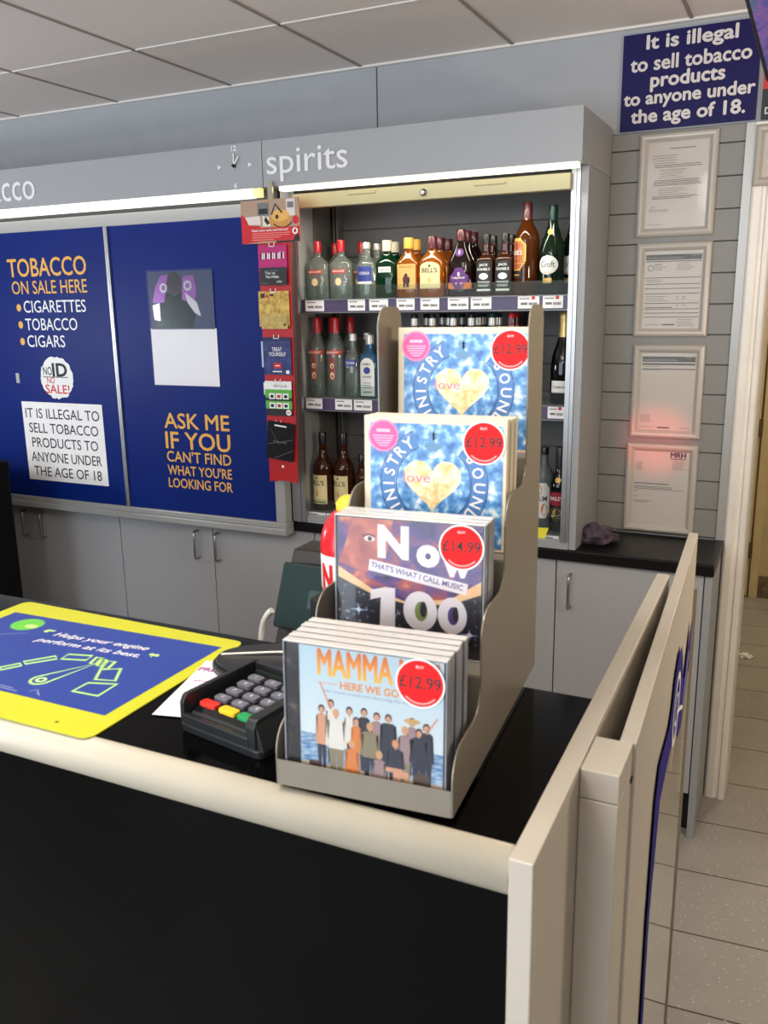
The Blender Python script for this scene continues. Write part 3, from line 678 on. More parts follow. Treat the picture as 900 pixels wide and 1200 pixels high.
Z1, Z2, Z3 = 1.722, 1.384, .967
TG, MG, BG = 'bottles on the top shelf', 'bottles on the middle shelf', 'bottles on the bottom shelf'
def row(name, k, x, y, z, label, grp, src=None, rz=0):
    if src is None: return make_bottle(name, K[k], label, (x, y, z), rz, grp)
    return copy_thing(src, (x, y, z), rz, label)
yF, yB, yC = 2.742, 2.815, 2.885
v = row('vodka_bottle', 'vodka_flask', -1.562, yF, Z1, 'clear flask with red cap at the left end of the top shelf', TG)
row('vodka_bottle', 'vodka_flask', -1.469, yF, Z1, 'clear flask with red cap, second from left at front of top shelf', TG, v)
row('vodka_bottle', 'vodka_flask', -1.560, 2.865, Z1, 'red capped clear flask behind the two front flasks on top shelf', TG, v)
row('vodka_bottle', 'vodka_flask', -1.452, 2.865, Z1, 'red capped flask half hidden behind the blue labelled clear bottle', TG, v)
b = row('vodka_bottle', 'blue_vodka', -1.371, yF, Z1, 'clear bottle with blue label and white cap on the top shelf', TG)
row('vodka_bottle', 'blue_vodka', -1.372, 2.825, Z1, 'white capped clear bottle behind, just left of the green flask', TG, b)
b = row('gin_bottle', 'gin_flask', -1.300, yF + .012, Z1, 'bright green flask with small white label at front of top shelf', TG)
row('gin_bottle', 'gin_flask', -1.312, 2.838, Z1, 'green flask with cream cap behind the front green flask', TG, b)
b = row('rum_bottle', 'rum_flask', -1.215, yF, Z1, 'amber flask with yellow cap and tan label at front of top shelf', TG)
row('rum_bottle', 'rum_flask', -1.225, 2.828, Z1, 'amber flask with yellow cap behind the tan labelled flask', TG, b)
b = row('whisky_bottle', 'whisky_flask', -1.129, yF - .004, Z1, 'amber flask with cream arched label at front of top shelf', TG)
row('whisky_bottle', 'whisky_flask', -1.130, 2.806, Z1, 'maroon capped amber flask directly behind the cream labelled flask', TG, b)
row('whisky_bottle', 'whisky_flask', -1.128, 2.878, Z1, 'amber flask rearmost of the three cream labelled ones', TG, b)
b = row('liqueur_bottle', 'brandy_flask', -1.030, yF, Z1, 'wide shouldered dark bottle with purple diamond label at front', TG)
row('liqueur_bottle', 'brandy_flask', -1.034, 2.806, Z1, 'dark wide shouldered bottle second behind the purple labelled one', TG, b)
row('liqueur_bottle', 'brandy_flask', -1.036, 2.876, Z1, 'dark wide shouldered bottle rearmost behind the purple labelled one', TG, b)
b = row('whiskey_bottle', 'square_whiskey', -.944, yF, Z1, 'left of two square black labelled whiskey bottles at front', TG)
row('whiskey_bottle', 'square_whiskey', -.881, yF, Z1, 'right of two square black labelled whiskey bottles at front', TG, b)
row('whiskey_bottle', 'square_whiskey', -.946, 2.815, Z1, 'square whiskey bottle behind the left black labelled one', TG, b)
row('whiskey_bottle', 'square_whiskey', -.884, 2.815, Z1, 'square whiskey bottle behind the right black labelled one', TG, b)
row('scotch_bottle', 'scotch', -.812, yF, Z1 + .0, 'tall amber bottle with maroon cap and dark red label', TG, rz=-.75)
b = row('sherry_bottle', 'sherry', -.731, yF, Z1, 'tall dark green bottle with white oval label, left of two', TG, rz=-.1)
row('sherry_bottle', 'sherry', -.681, 2.81, Z1, 'dark green bottle with white oval label cut off by cabinet side', TG, b, -.1)
b = row('vodka_bottle', 'vodka_tall', -1.573, yF, Z2, 'tall clear bottle with red cap at left end of middle shelf', MG)
row('vodka_bottle', 'vodka_tall', -1.499, yF, Z2, 'tall clear bottle with red cap, second along the middle shelf', MG, b)
row('vodka_bottle', 'vodka_tall', -1.560, 2.83, Z2, 'red capped tall clear bottle behind, between the two front ones', MG, b)
row('vodka_bottle', 'vodka_tall', -1.487, 2.83, Z2, 'red capped tall clear bottle behind, next to the silver capped one', MG, b)
b = row('vodka_bottle', 'silver_vodka', -1.431, yF, Z2, 'clear bottle with silver cap and blue label on the middle shelf', MG)
row('vodka_bottle', 'silver_vodka', -1.420, 2.83, Z2, 'silver capped clear bottle behind the pale blue gin bottle', MG, b)
row('gin_bottle', 'blue_gin', -1.363, yF - .004, Z2, 'pale blue square bottle with tall white label on middle shelf', MG)
row('champagne_bottle', 'champagne', -.690, 2.765, Z2, 'dark champagne bottle with gold foil neck on the middle shelf', MG)
D = 'dark bottle behind the CD stand, '
wd = wg = wr = None
for i, (x, y, kk, l) in enumerate([
    (-1.194, 2.738, 0, 'leftmost at the front'), (-1.129, 2.738, 0, 'front row second from left'), (-1.055, 2.738, 1, 'front row third from left'), (-.992, 2.738, 0, 'front row fourth from left'), (-.921, 2.738, 1, 'front row fifth from left'), (-.856, 2.738, 2, 'with red cap at the front'),
    (-1.180, 2.81, 0, 'second row leftmost'), (-1.099, 2.81, 0, 'second row second from left'), (-.992, 2.81, 0, 'second row third from left'), (-.924, 2.81, 0, 'second row rightmost'),
    (-1.150, 2.882, 0, 'back row leftmost'), (-1.078, 2.882, 0, 'back row second from left'), (-1.000, 2.882, 0, 'back row third from left'), (-.880, 2.882, 2, 'with red cap in the back row')]):
    nm = ('wine_dark', 'wine_green', 'wine_red')[kk]; src = (wd, wg, wr)[kk]
    lab = D + l if kk != 1 else D.replace('dark', 'dark green capped') + l
    o = row('spirit_bottle', nm, x, y, Z2, lab, MG, src)
    if src is None:
        MB().lathe([(.0122, .246), (.0124, .248), (.0124, .268), (.0122, .270)]).build('cap_band', (CAPSIL, CAPSIL, CAPMAR)[kk], o)
        if kk == 0: wd = o
        elif kk == 1: wg = o
        else: wr = o
b = row('whisky_bottle', 'whisky_tall', -1.567, yF, Z3 + .001, 'tall whisky bottle with cream label at left end of bottom shelf', BG, rz=-.2)
row('whisky_bottle', 'whisky_tall', -1.487, yF + .012, Z3 + .001, 'tall whisky bottle with cream label, second on the bottom shelf', BG, b, -.2)
row('whiskey_bottle', 'mini_whiskey', -1.425, 2.775, Z3, 'short square black labelled bottle on the bottom shelf', BG)
row('rum_bottle', 'frosted', -.752, 2.80, Z3, 'grey frosted bottle with orange and white label on bottom shelf', BG)
row('liqueur_bottle', 'cream', -.690, 2.765, Z3, 'black cream liqueur bottle with red label on the bottom shelf', BG)

# ================================================================== red display strip and the cards on it
st = thing('display_strip', 'long red hanging strip of cards in front of the cabinet upright', 'display strip', (-1.616, 2.545, 1.0))
REDS = mat('red_plastic_strip', (186, 30, 36), .4, var=.03, scale=9)
pts = [(-.060, .915), (.064, .915), (.060, .098), (.052, .098), (.046, .104), (.036, .098), (.022, .104), (.010, .104), (-.004, .104), (-.018, .104), (-.032, .098), (-.042, .104), (-.050, .098), (-.056, .098)]
MB().prism(pts, -.001, .001, 'y').build('strip', REDS, st)
MB().disc(.0, .155, .005, .005, 0, 0, WALL(0, -.0014, 0)).build('hole', WHITE, st)
MB().box(-.012, -.004, 1.030, .006, .004, 1.095).tube([(-.003, -.004, 1.07), (-.003, -.007, 1.07)], .003).build('hanger', mat('steel_hook', (190, 184, 160), .3, .9), st)
m = MB(); hb = MB().box(-.114, -.012, .904, .109, -.009, 1.040)
hM = WALL(0, -.0124, 0)
hb.rect(-.114, .904, .109, 1.04, 0, 1, hM)
hb.poly([(-.114, .904), (-.114, .998), (-.098, .988), (-.085, .962), (-.04, .958), (-.04, .91), (-.10, .904)], .0002, 2, hM)
hb.poly([(-.098, .988), (-.085, .964), (-.038, .962), (-.040, .99)], .0002, 3, hM)
hb.box(-.048, -.0130, .990, -.004, -.0127, 1.030, 4).box(-.043, -.0133, .995, -.009, -.0131, 1.012, 5)
hb.poly([(-.030, .956), (0, .956), (0, .984), (-.030, .990)], .0003, 3, hM); hb.poly([(-.024, .974), (-.018, .988), (-.002, .966), (-.012, .960)], .0006, 5, hM)
hb.disc(.036, .975, .042, .026, .0004, 6, hM); hb.disc(.038, .988, .034, .018, .0006, 7, hM); hb.disc(.026, .984, .006, .007, .0008, 5, hM); hb.ring(.046, .972, .034, .040, .0008, 5, hM, 24, math.pi * 1.15, math.pi * 1.9, .55)
hb.ribbon([(.006, .992), (.020, 1.024), (.046, .996)], .006, .001, 5, hM)
hb.rect(.062, .985, .094, 1.037, .0003, 3, hM); hb.rect(.066, 1.010, .090, 1.028, .0006, 4, hM); hb.disc(.096, .972, .012, .013, .0006, 2, hM)
hb.rect(-.078, .910, .109, .952, .001, 2, hM)
hb.text('Need more texts and Internet?', -.073, .9405, .140, .0085, 8, hM, .0014, .012)
for i in range(4): hb.rect(-.073, .9335 - i * .0066, (.075, .070, .038, .010)[i], .9335 - i * .0066 + .0022, .0014, 9, hM)
hb.disc(.093, .938, .0105, .0105, .0016, 8, hM); hb.disc(.093, .937, .005, .0048, .0018, 2, hM, 16); hb.poly([(.088, .938), (.093, .9455), (.097, .9455), (.0955, .9415), (.098, .938)], .0018, 2, hM)
hb.poly([(.085, .905), (.109, .905), (.109, .925), (.098, .928), (.088, .918)], .0016, 5, hM); hb.rect(.02, .904, .085, .9095, .001, 5, hM)
hb.build('header_board', [RED, mat('tan_tabletop_print', (178, 148, 124), .5), RED, mat('white_plate_print', (226, 216, 206), .5), mat('grey_phone_print', (120, 116, 118), .5), mat('black_print', (32, 28, 28), .5), mat('bread_print', (206, 150, 70), .5), mat('golden_bread_print', (232, 178, 92), .5), WHITE, mat('pale_red_lines', (236, 150, 146), .5)], st)
CG = 'cards hanging on the red strip'
def card(name, label, x0, z0, x1, z1, mats, prints, y=2.5435, tilt=0, hook=True):
    cx, cz = (x0 + x1) / 2, z1; r = thing(name, label, 'card', (cx, y, cz), group=CG, rot=(0, tilt, 0))
    w, h = x1 - x0, z1 - z0
    m = MB().box(-w / 2, -.0075, -h, w / 2, -.0055, 0)
    prints(m, WALL(0, -.0078, 0), w, h); m.build('printed_card', mats, r)
    if hook: MB().tube([(-.010, -.008, .008), (-.010, -.010, -.004), (.010, -.010, -.004), (.010, -.008, .008)], .0016, 6).tube([(0, -.009, -.004), (0, .0, -.004)], .0016, 6).build('hook', WHITE, r)
    return r
MAG = mat('magenta_card', (184, 30, 110), .4); DARKT = mat('charcoal_card', (34, 34, 36), .4)
def pink(m, M, w, h):
    r = random.Random(5)
    for i in range(14):
        x = -w * .43 + w * .86 * i / 14; m.poly([(x, -h * .52), (x + .004, -h * .54), (x + .005, -h * (.22 + .1 * r.random())), (x + .001, -h * .3)], .0002, 1 if i % 3 else 2, M)
card('gift_card', 'magenta card with a row of small figures at the top of the red strip', -1.672, 1.815, -1.562, 1.897, [MAG, WHITE, INK], pink)
def darkc(m, M, w, h):
    m.text('Top up', -.012, -h * .40, w * .38, .009, 1, M, al='c', bold=.01).text('The Wallet', -.004, -h * .60, w * .5, .009, 1, M, al='c', bold=.01)
    m.rect(-w * .3, -h * .2, w * .2, -h * .17, 0, 2, M).text('wallet', w * .22, -h * .86, w * .2, .008, 1, M, al='c').rect(-w * .44, -h * .9, -w * .22, -h * .87, 0, 2, M)
card('gift_card', 'black card with white lettering below the magenta card on the red strip', -1.666, 1.769, -1.562, 1.826, [DARKT, WHITE, GREYINK], darkc, 2.5395, hook=False)
GOLDC = ramp_mat('mottled_gold_card', 'noise', 60, [(.35, (170, 132, 50)), (.65, (222, 190, 96))], .35)
GOLDP = ramp_mat('pale_gold_card', 'noise', 60, [(.35, (176, 146, 74)), (.65, (206, 180, 110))], .35)
def goldc(m, M, w, h):
    m.rect(-w * .42, -h * .19, -w * .28, -h * .06, 0, 1, M).rect(-w * .26, -h * .18, -w * .16, -h * .10, 0, 2, M).rect(-w * .12, -h * .14, 0, -h * .08, 0, 1, M)
card('gift_card', 'tall mottled gold card on the red strip', -1.679, 1.635, -1.560, 1.750, [GOLDC, INK, RED], goldc)
card('gift_card', 'small pale gold card overlapping the bottom of the mottled gold card', -1.668, 1.627, -1.566, 1.676, [GOLDP, INK], lambda m, M, w, h: m.disc(w * .40, -h * .72, .005, .004, 0, 1, M), 2.5385, hook=False)
NAVY = ramp_mat('blotchy_navy_card', 'noise', 40, [(.3, (24, 34, 92)), (.7, (62, 72, 130))], .4)
def treat(m, M, w, h):
    m.text('TREAT', 0, -h * .37, w * .36, .013, 1, M, al='c', bold=.01).text('YOURSELF', 0, -h * .50, w * .62, .013, 1, M, al='c', bold=.01)
    m.poly([(p[0], p[1]) for p in rrect(-w * .14, -h * .83, w * .14, -h * .68, .004)], 0, 2, M); m.rect(-w * .08, -h * .77, w * .08, -h * .745, .0002, 1, M)
    m.rect(-w * .5, -h * .1, w * .5, 0, 0, 3, M); m.rect(-w * .18, -h * .93, w * .15, -h * .9, 0, 1, M); m.rect(w * .3, -h * .97, w * .42, -h * .88, 0, 1, M)
card('gift_card', 'navy TREAT YOURSELF card in the middle of the red strip', -1.670, 1.474, -1.560, 1.599, [NAVY, WHITE, RED, mat('deep_navy_band', (22, 30, 78), .4)], treat)
tag(MB().box(-1.680, 2.5400, 1.498, -1.6735, 2.5425, 1.585).build('card_sleeve', mat('pale_blue_sleeve', (188, 212, 232), .4)), 'thin pale blue card edge peeking left of the navy card', 'card', CG)
GRN = mat('bright_green_card', (92, 176, 60), .4)
def topup(m, M, w, h):
    m.rect(-w / 2, -h * .24, w / 2, 0, 0, 1, M).text('Gift Cards', .008, -h * .17, w * .5, .009, 2, M, al='c', bold=.01)
    m.rect(-w / 2, -h * .48, w / 2, -h * .24, 0, 3, M); m.rect(-w / 2, -h * .80, w / 2, -h * .57, 0, 3, M)
    for zz in (-.49, -.76):
        for i in range(3):
            x = -w * .36 + w * .26 * i; m.rect(x, h * (zz - .03), x + w * .22, h * (zz + .14), .0002, 1, M); m.disc(x + w * .11, h * (zz + .05), w * .07, h * .05, .0004, (2, 4, 2)[i], M, 14)
    m.disc(w * .36, -h * .9, .011, .010, .0004, 1, M, 20); m.rect(w * .29, -h * .915, w * .43, -h * .89, .0006, 4, M)
card('gift_card', 'green, white and black card with pictured boxes on the red strip', -1.669, 1.334, -1.563, 1.452, [DARKT, WHITE, INK, GRN, RED], topup)
FOIL = mat('black_foil_pack', (20, 20, 22), .25, bump=.5, scale=30)
def blk(m, M, w, h):
    m.ribbon([(-w * .45, -h * .62), (w * .45, -h * .42)], .0012, .0002, 1, M).ribbon([(-w * .2, -h * .98), (w * .48, -h * .70)], .0012, .0002, 1, M).ribbon([(-w * .4, -h * .2), (-w * .05, -h * .6)], .0010, .0002, 1, M)
    m.rect(-w * .25, -h * .12, w * .2, -h * .08, .0002, 2, M); m.text('black', 0, -h * .55, w * .5, .007, 1, M, al='c')
card('gift_card', 'black shiny card tilted at the bottom of the red strip', -1.660, 1.180, -1.553, 1.312, [FOIL, GREYINK, WHITE], blk, 2.5385, math.radians(6), hook=False)
card('gift_card', 'black card behind the tilted shiny black card', -1.667, 1.195, -1.575, 1.310, [DARKT, GREYINK, WHITE], lambda m, M, w, h: m.rect(-w * .1, -h * .9, -w * .06, -h * .7, 0, 2, M), 2.5435)

# ================================================================== frames, sign and screen on the right of the back wall
SNAP = mat('satin_snap_frame', (188, 181, 170), .35, .05)
FILM = glass('frame_film', (250, 250, 248), .02, .08, 1.25)
def snap_frame(label, x0, x1, z0, z1, prints, y=2.9553, bw=.026, group='snap frames on the slatted wall', roll=0):
    w, h = x1 - x0, z1 - z0
    r = thing('picture_frame', label, 'picture frame', ((x0 + x1) / 2, y, z0), group=group, rot=(0, roll, 0))
    prof = [(0, .001), (0, .007), (.004, .013), (.010, .0155), (.016, .0145), (bw - .004, .009), (bw, .005), (bw, .001)]
    m = MB(); vs = []
    for d, q in prof: vs += [(-w / 2 + d, -q, d), (w / 2 - d, -q, d), (w / 2 - d, -q, h - d), (-w / 2 + d, -q, h - d)]
    fs = [(4 * j + i, 4 * j + (i + 1) % 4, 4 * j + 4 + (i + 1) % 4, 4 * j + 4 + i) for j in range(len(prof) - 1) for i in range(4)]
    m.add(vs, fs).build('snap_border', SNAP, r)
    m = MB().box(-w / 2 + .010, -.0035, .010, w / 2 - .010, -.0005, h - .010)
    M = Matrix.Translation((-w / 2 + bw, -.0038, bw)) @ WALL(); prints(m, M, w - 2 * bw, h - 2 * bw)
    m.build('document', [mat('framed_paper', (206, 197, 190), .6), INK, GREYINK, mat('grey_header_band', (92, 88, 86), .6), mat('purple_logo_print', (66, 44, 92), .6), mat('pale_ink', (168, 160, 158), .6)], r)
    MB().rect(-w / 2 + bw * .6, bw * .6, w / 2 - bw * .6, h - bw * .6, 0, 0, WALL(0, -.0052, 0)).build('clear_cover', FILM, r)
    return r
def letter(m, M, w, h):
    m.rect(w * .36, h * .915, w * .78, h * .922, 0, 1, M)
    m.lines(w * .08, h * .84, w * .45, 4, h * .028, .0014, 2, M, seed=3)
    m.lines(w * .12, h * .73, w * .80, 2, h * .022, .0015, 1, M, seed=4).lines(w * .2, h * .675, w * .72, 5, h * .023, .0013, 2, M, ragged=.6, seed=5)
    m.lines(w * .12, h * .555, w * .82, 4, h * .019, .0016, 1, M, ragged=.12, seed=6).lines(w * .20, h * .46, w * .5, 4, h * .023, .0013, 2, M, ragged=.5, seed=7)
    m.lines(w * .10, h * .365, w * .84, 2, h * .020, .0015, 1, M, seed=8)
    m.ribbon([(w * .08, h * .235), (w * .12, h * .26), (w * .13, h * .24), (w * .17, h * .25)], .001, 0, 1, M).lines(w * .06, h * .215, w * .36, 2, h * .018, .0013, 2, M, seed=9).rect(w * .05, h * .04, w * .3, h * .045, 0, 2, M)
snap_frame('top frame of the column: letter with short paragraphs and signature', -.519, -.287, 1.894, 2.199, letter)
def licence(full):
    def f(m, M, w, h):
        m.rect(w * .02, h * .885, w * .98, h * .955, 0, 3, M)
        m.text('Premises Licence Summary', w * .04, h * .892, w * .62, .0085, 5, M, .0002, .01).text('PL0371', w * .80, h * .93, w * .16, .0065, 5, M, .0002, .01)
        if full:
            m.rect(w * .02, h * .862, w * .98, h * .873, 0, 3, M)
            m.ring(w * .11, h * .785, .007, .0095, 0, 2, M, 20); m.text('Mendip', w * .18, h * .815, w * .12, .006, 1, M, bold=.01).text('District', w * .18, h * .785, w * .2, .006, 1, M).text('Council', w * .18, h * .757, w * .12, .006, 1, M)
            m.lines(w * .56, h * .84, w * .3, 5, h * .022, .0013, 2, M, seed=2)
            for z in (.655, .573, .515, .45, .325, .25, .198, .146): m.rect(w * .02, h * z, w * .98, h * (z + .009), 0, 3, M)
            m.lines(w * .04, h * .63, w * .34, 2, h * .022, .0015, 2, M, seed=6).lines(w * .04, h * .415, w * .42, 3, h * .028, .0015, 2, M, seed=8)
            for z in (.41, .38, .30): m.rect(w * .58, h * z, w * .63, h * z + .0014, 0, 1, M); m.rect(w * .68, h * z, w * .74, h * z + .0014, 0, 1, M)
            m.lines(w * .62, h * .115, w * .3, 5, h * .02, .0013, 2, M, seed=12).lines(w * .04, h * .27, w * .5, 1, .01, .002, 1, M, seed=1).lines(w * .04, h * .05, w * .3, 1, .01, .0013, 2, M)
            m.rect(w * .36, h * .045, w * .58, h * .058, 0, 1, M)
        else:
            m.rect(w * .02, h * .845, w * .98, h * .868, 0, 3, M); m.rect(w * .02, h * .788, w * .98, h * .800, 0, 3, M)
            m.lines(w * .03, h * .825, w * .34, 1, .01, .0016, 2, M).lines(w * .03, h * .775, w * .34, 1, .01, .0016, 2, M)
            m.lines(w * .03, h * .19, w * .20, 5, h * .021, .0014, 2, M, seed=4); m.rect(w * .36, h * .028, w * .58, h * .042, 0, 1, M); m.lines(w * .02, h * .035, w * .25, 1, .01, .0014, 2, M).lines(w * .76, h * .03, w * .2, 1, .01, .0014, 2, M)
    return f
snap_frame('second frame down: licence summary filled with ruled rows', -.512, -.285, 1.586, 1.877, licence(True))
snap_frame('third frame down: licence summary with mostly blank page', -.507, -.284, 1.259, 1.561, licence(False))
def mrh(m, M, w, h):
    m.text('MRH', w * .66, h * .925, w * .27, .017, 4, M, .0001, .0, fat=.05).rect(w * .66, h * .902, w * .93, h * .912, 0, 4, M)
    m.lines(w * .70, h * .87, w * .22, 6, h * .020, .0013, 2, M, seed=3).lines(w * .04, h * .84, w * .14, 6, h * .020, .0014, 2, M, seed=5)
    m.lines(w * .02, h * .555, w * .64, 1, .01, .0022, 1, M, ragged=.05).lines(w * .02, h * .515, w * .92, 3, h * .018, .0013, 1, M, seed=2).lines(w * .02, h * .445, w * .07, 1, .01, .0015, 1, M)
    m.ribbon([(w * .03, h * .37), (w * .06, h * .39), (w * .07, h * .37), (w * .10, h * .38)], .0012, 0, 1, M).lines(w * .02, h * .315, w * .34, 2, h * .02, .0014, 1, M, seed=8)
snap_frame('bottom frame standing near the worktop: letter with purple logo at top right', -.513, -.285, .939, 1.240, mrh)
snap_frame('frame above the doorway cut off by the right edge of the photo', -.186, .046, 2.025, 2.195, lambda m, M, w, h: m.rect(w * .03, h * .52, w * .9, h * .53, 0, 5, M).rect(w * .12, h * .1, w * .125, h * .9, 0, 5, M), 2.9465, .024, group=None)
sg = thing('age_sign', 'dark blue wall sign with bold white text about selling tobacco', 'sign', (-.387, 2.954, 2.213))
MB().box(-.197, 0, 0, .195, .004, .274).build('board', mat('dark_blue_sign', (24, 16, 82), .5, spec=.2), sg)
m = MB(); M = WALL(0, -.0006, 0)
for s, x, z, w, h in (('It is illegal', .002, .216, .258, .050), ('to sell tobacco', 0, .168, .344, .040), ('products', -.004, .108, .212, .052), ('to anyone under', .000, .062, .376, .048), ('the age of 18.', .000, .010, .328, .050)):
    m.text(s, x, z, w, h, 0, M, bold=.006, al='c', fat=.028)
m.build('lettering', mat('sign_white', (222, 214, 210), .5), sg)
ds = thing('door_sign', 'red and black sign over the doorway partly behind the screen', 'sign', (-.08, 2.954, 2.211))
m = MB().box(-.098, 0, .082, .12, .004, .26, 0).box(-.098, 0, 0, .12, .004, .0815, 1)
m.text('D', -.088, .014, None, .018, 2, WALL(0, -.0006, 0), bold=.01)
m.build('board', [RED, LBLK, WHITE], ds)
# wall screen hung from the ceiling
tv = thing('ceiling_screen', 'black framed screen hung from the ceiling at the top right corner', 'screen', (-.110, 1.90, 2.092), rot=(math.radians(22), 0, math.radians(-56)))
MB().prism(rrect(0, 0, .60, .345, .006), 0, .028, 'y').build('housing', BLACK, tv, bevel=.003)
SCR = ramp_mat('screen_picture', 'noise', 9, [(.2, (22, 26, 70)), (.42, (70, 74, 140)), (.52, (120, 84, 150)), (.60, (60, 92, 120)), (.8, (176, 150, 170))], .2, .5, 6, (1, 1, 3), 1.5)
b_ = SCR.node_tree.nodes['Principled BSDF']; SCR.node_tree.links.new(SCR.node_tree.nodes['Color Ramp'].outputs[0], b_.inputs['Emission Color']); b_.inputs['Emission Strength'].default_value = .12
MB().box(.016, -.0012, .018, .584, -.0002, .329).build('screen', SCR, tv)
MB().tube([(.30, .028, .17), (.30, .10, .17), (.30, .10, .36)], .018, 12).build('bracket', BLACK, tv)

# ================================================================== service counter, its end panel and the gate
ct = thing('service_counter', 'black topped service counter with cream rounded front edge and end panel', 'counter', (0, 0, 0))
MB().box(-2.3, .566, 1.268, -.166, .838, 1.30).build('countertop', GLOSSB, ct)
m = MB(); n = 14; prof = [(.568 - .022 * math.sin(math.pi * i / n), 1.2795 + .0205 * math.cos(math.pi * i / n)) for i in range(n + 1)]
m.prism(prof, -2.3, -.1665, 'x', smooth=True)
m.build('nosing', CREAM_N, ct)
MB().box(-2.3, .574, 0, -.166, .590, 1.262).build('front_panel', GLOSSB, ct)
m = MB().box(-2.3, .592, .90, -.171, 1.29, .935).box(-2.3, .84, .935, -.171, .842, 1.266).box(-2.3, .595, 0, -.171, .60, .90).box(-2.3, 1.262, 0, -.171, 1.278, .90)
m.build('work_surface', LAM, ct)
MB().prism([(-.1655, .5455), (-.1465, .5455), (-.1545, 1.300), (-.1725, 1.302)], 0, 1.3012, 'z').build('end_panel', CREAM, ct, bevel=.0012)
MB().box(-.1478, .697, 0, -.1132, .762, 1.2705).box(-.1478, .697, 1.2712, -.1132, .762, 1.2995).build('post', CREAM, ct, bevel=.0012)
A = Vector((-.110, .762)); B = Vector((-.143, 1.571)); d = (B - A).normalized(); ang = math.atan2(d.y, d.x)
gt = thing('counter_gate', 'tall cream counter gate hinged beside the post with glossy blue poster', 'gate', (A.x, A.y, 0), ang)
# local x runs along the gate, local y towards the shop's inner side
m = MB().box(0, 0, .10, .810, .0155, 1.300); m.build('gate_leaf', CREAM, gt, bevel=.0012)
MB().box(-.008, .002, 1.262, .012, .012, 1.266).box(-.008, .002, .5, .012, .012, .504).build('hinge', mat('dark_hinge', (60, 56, 50), .5, .8), gt)
PG = WALL(0, -.0032, 0)
m = MB()
P_BLUE = mat('violet_blue_poster', (66, 60, 128), .9, spec=0); P_GLOSS = mat('pale_gloss_poster', (150, 138, 122), .06, spec=1, coat=1)
edge = [(.20, .14), (.20, .80), (.195, .961), (.213, 1.117), (.244, 1.150), (.37, 1.140), (.40, 1.155)]
loop = [(.40, 1.155), (.42, 1.185), (.47, 1.205), (.52, 1.200), (.56, 1.165), (.60, 1.11), (.64, 1.10), (.70, 1.155), (.735, 1.165), (.745, 1.14), (.745, .14)]
m.poly(edge + loop, 0, 0, PG)
m.poly([(.235, .14), (.228, .80), (.225, .95), (.28, 1.08), (.46, 1.085), (.56, 1.03), (.62, 1.02), (.72, 1.08), (.745, 1.06), (.745, .14)], .0003, 1, PG)
m.ring(.48, 1.115, .045, .056, .0006, 2, PG, 40)
m.ring(.48, 1.115, .020, .026, .0006, 2, PG, 30); m.ribbon([(.43, 1.04), (.50, 1.10), (.56, 1.08), (.63, 1.05), (.70, 1.12)], .008, .0006, 2, PG)
m.build('poster', [P_BLUE, P_GLOSS, WHITE], gt)
MB().box(.80, -.006, .12, .806, -.0002, 1.20).build('cover_clip', mat('clip_metal', (176, 166, 146), .35, .5), gt)

# ------------------------------------------------------------------ CD stand
O = Vector((-.219, .5705, 1.302)); TH = math.radians(4.4); RZ = Matrix.Rotation(TH, 4, 'Z')
def on_stand(x, y, z): return O + RZ.to_3x3() @ Vector((x, y, z - 1.302))
STEEL = mat('silver_grey_steel', (138, 130, 116), .38, .35, var=.02, scale=40)
sd = thing('cd_stand', 'stepped silver grey metal CD display stand on the black counter', 'display stand', O, TH)
prof = fillet([(0, .003), (0, .058), (.084, .058), (.084, .144), (.164, .144), (.164, .226), (.249, .226), (.249, .396), (.318, .396), (.318, .003)],
              [.001, .030, .022, .026, .022, .026, .022, .022, .016, .002], 8)
for x in (-.156, -.0016): MB().prism(prof, x, x + .0016, 'x').build('side_panel', STEEL, sd, bevel=.0004, seg=1)
t = .0012
m = MB()
for y0, y1, z, zn in ((.0012, .085, .005, .087), (.085, .165, .087, .167), (.165, .249, .167, .248), (.249, .316, .248, None)):
    m.box(-.1544, y0, z, -.0016, y1, z + t)
    if zn: m.box(-.1544, y1 - t, z + t, -.0016, y1, zn)
m.box(-.1544, .3148, .248 + t, -.0016, .316, .360); m.box(-.1544, 0, .003, -.0016, .0012, .026)
m.build('stepped_shelves', STEEL, sd)
f = MB()
for x in (-.145, -.012):
    for y in (.02, .30): f.lathe([(.006, -.002), (.0065, .0048)], n=14, cx=x, cy=y)
f.build('feet', BLACK, sd)

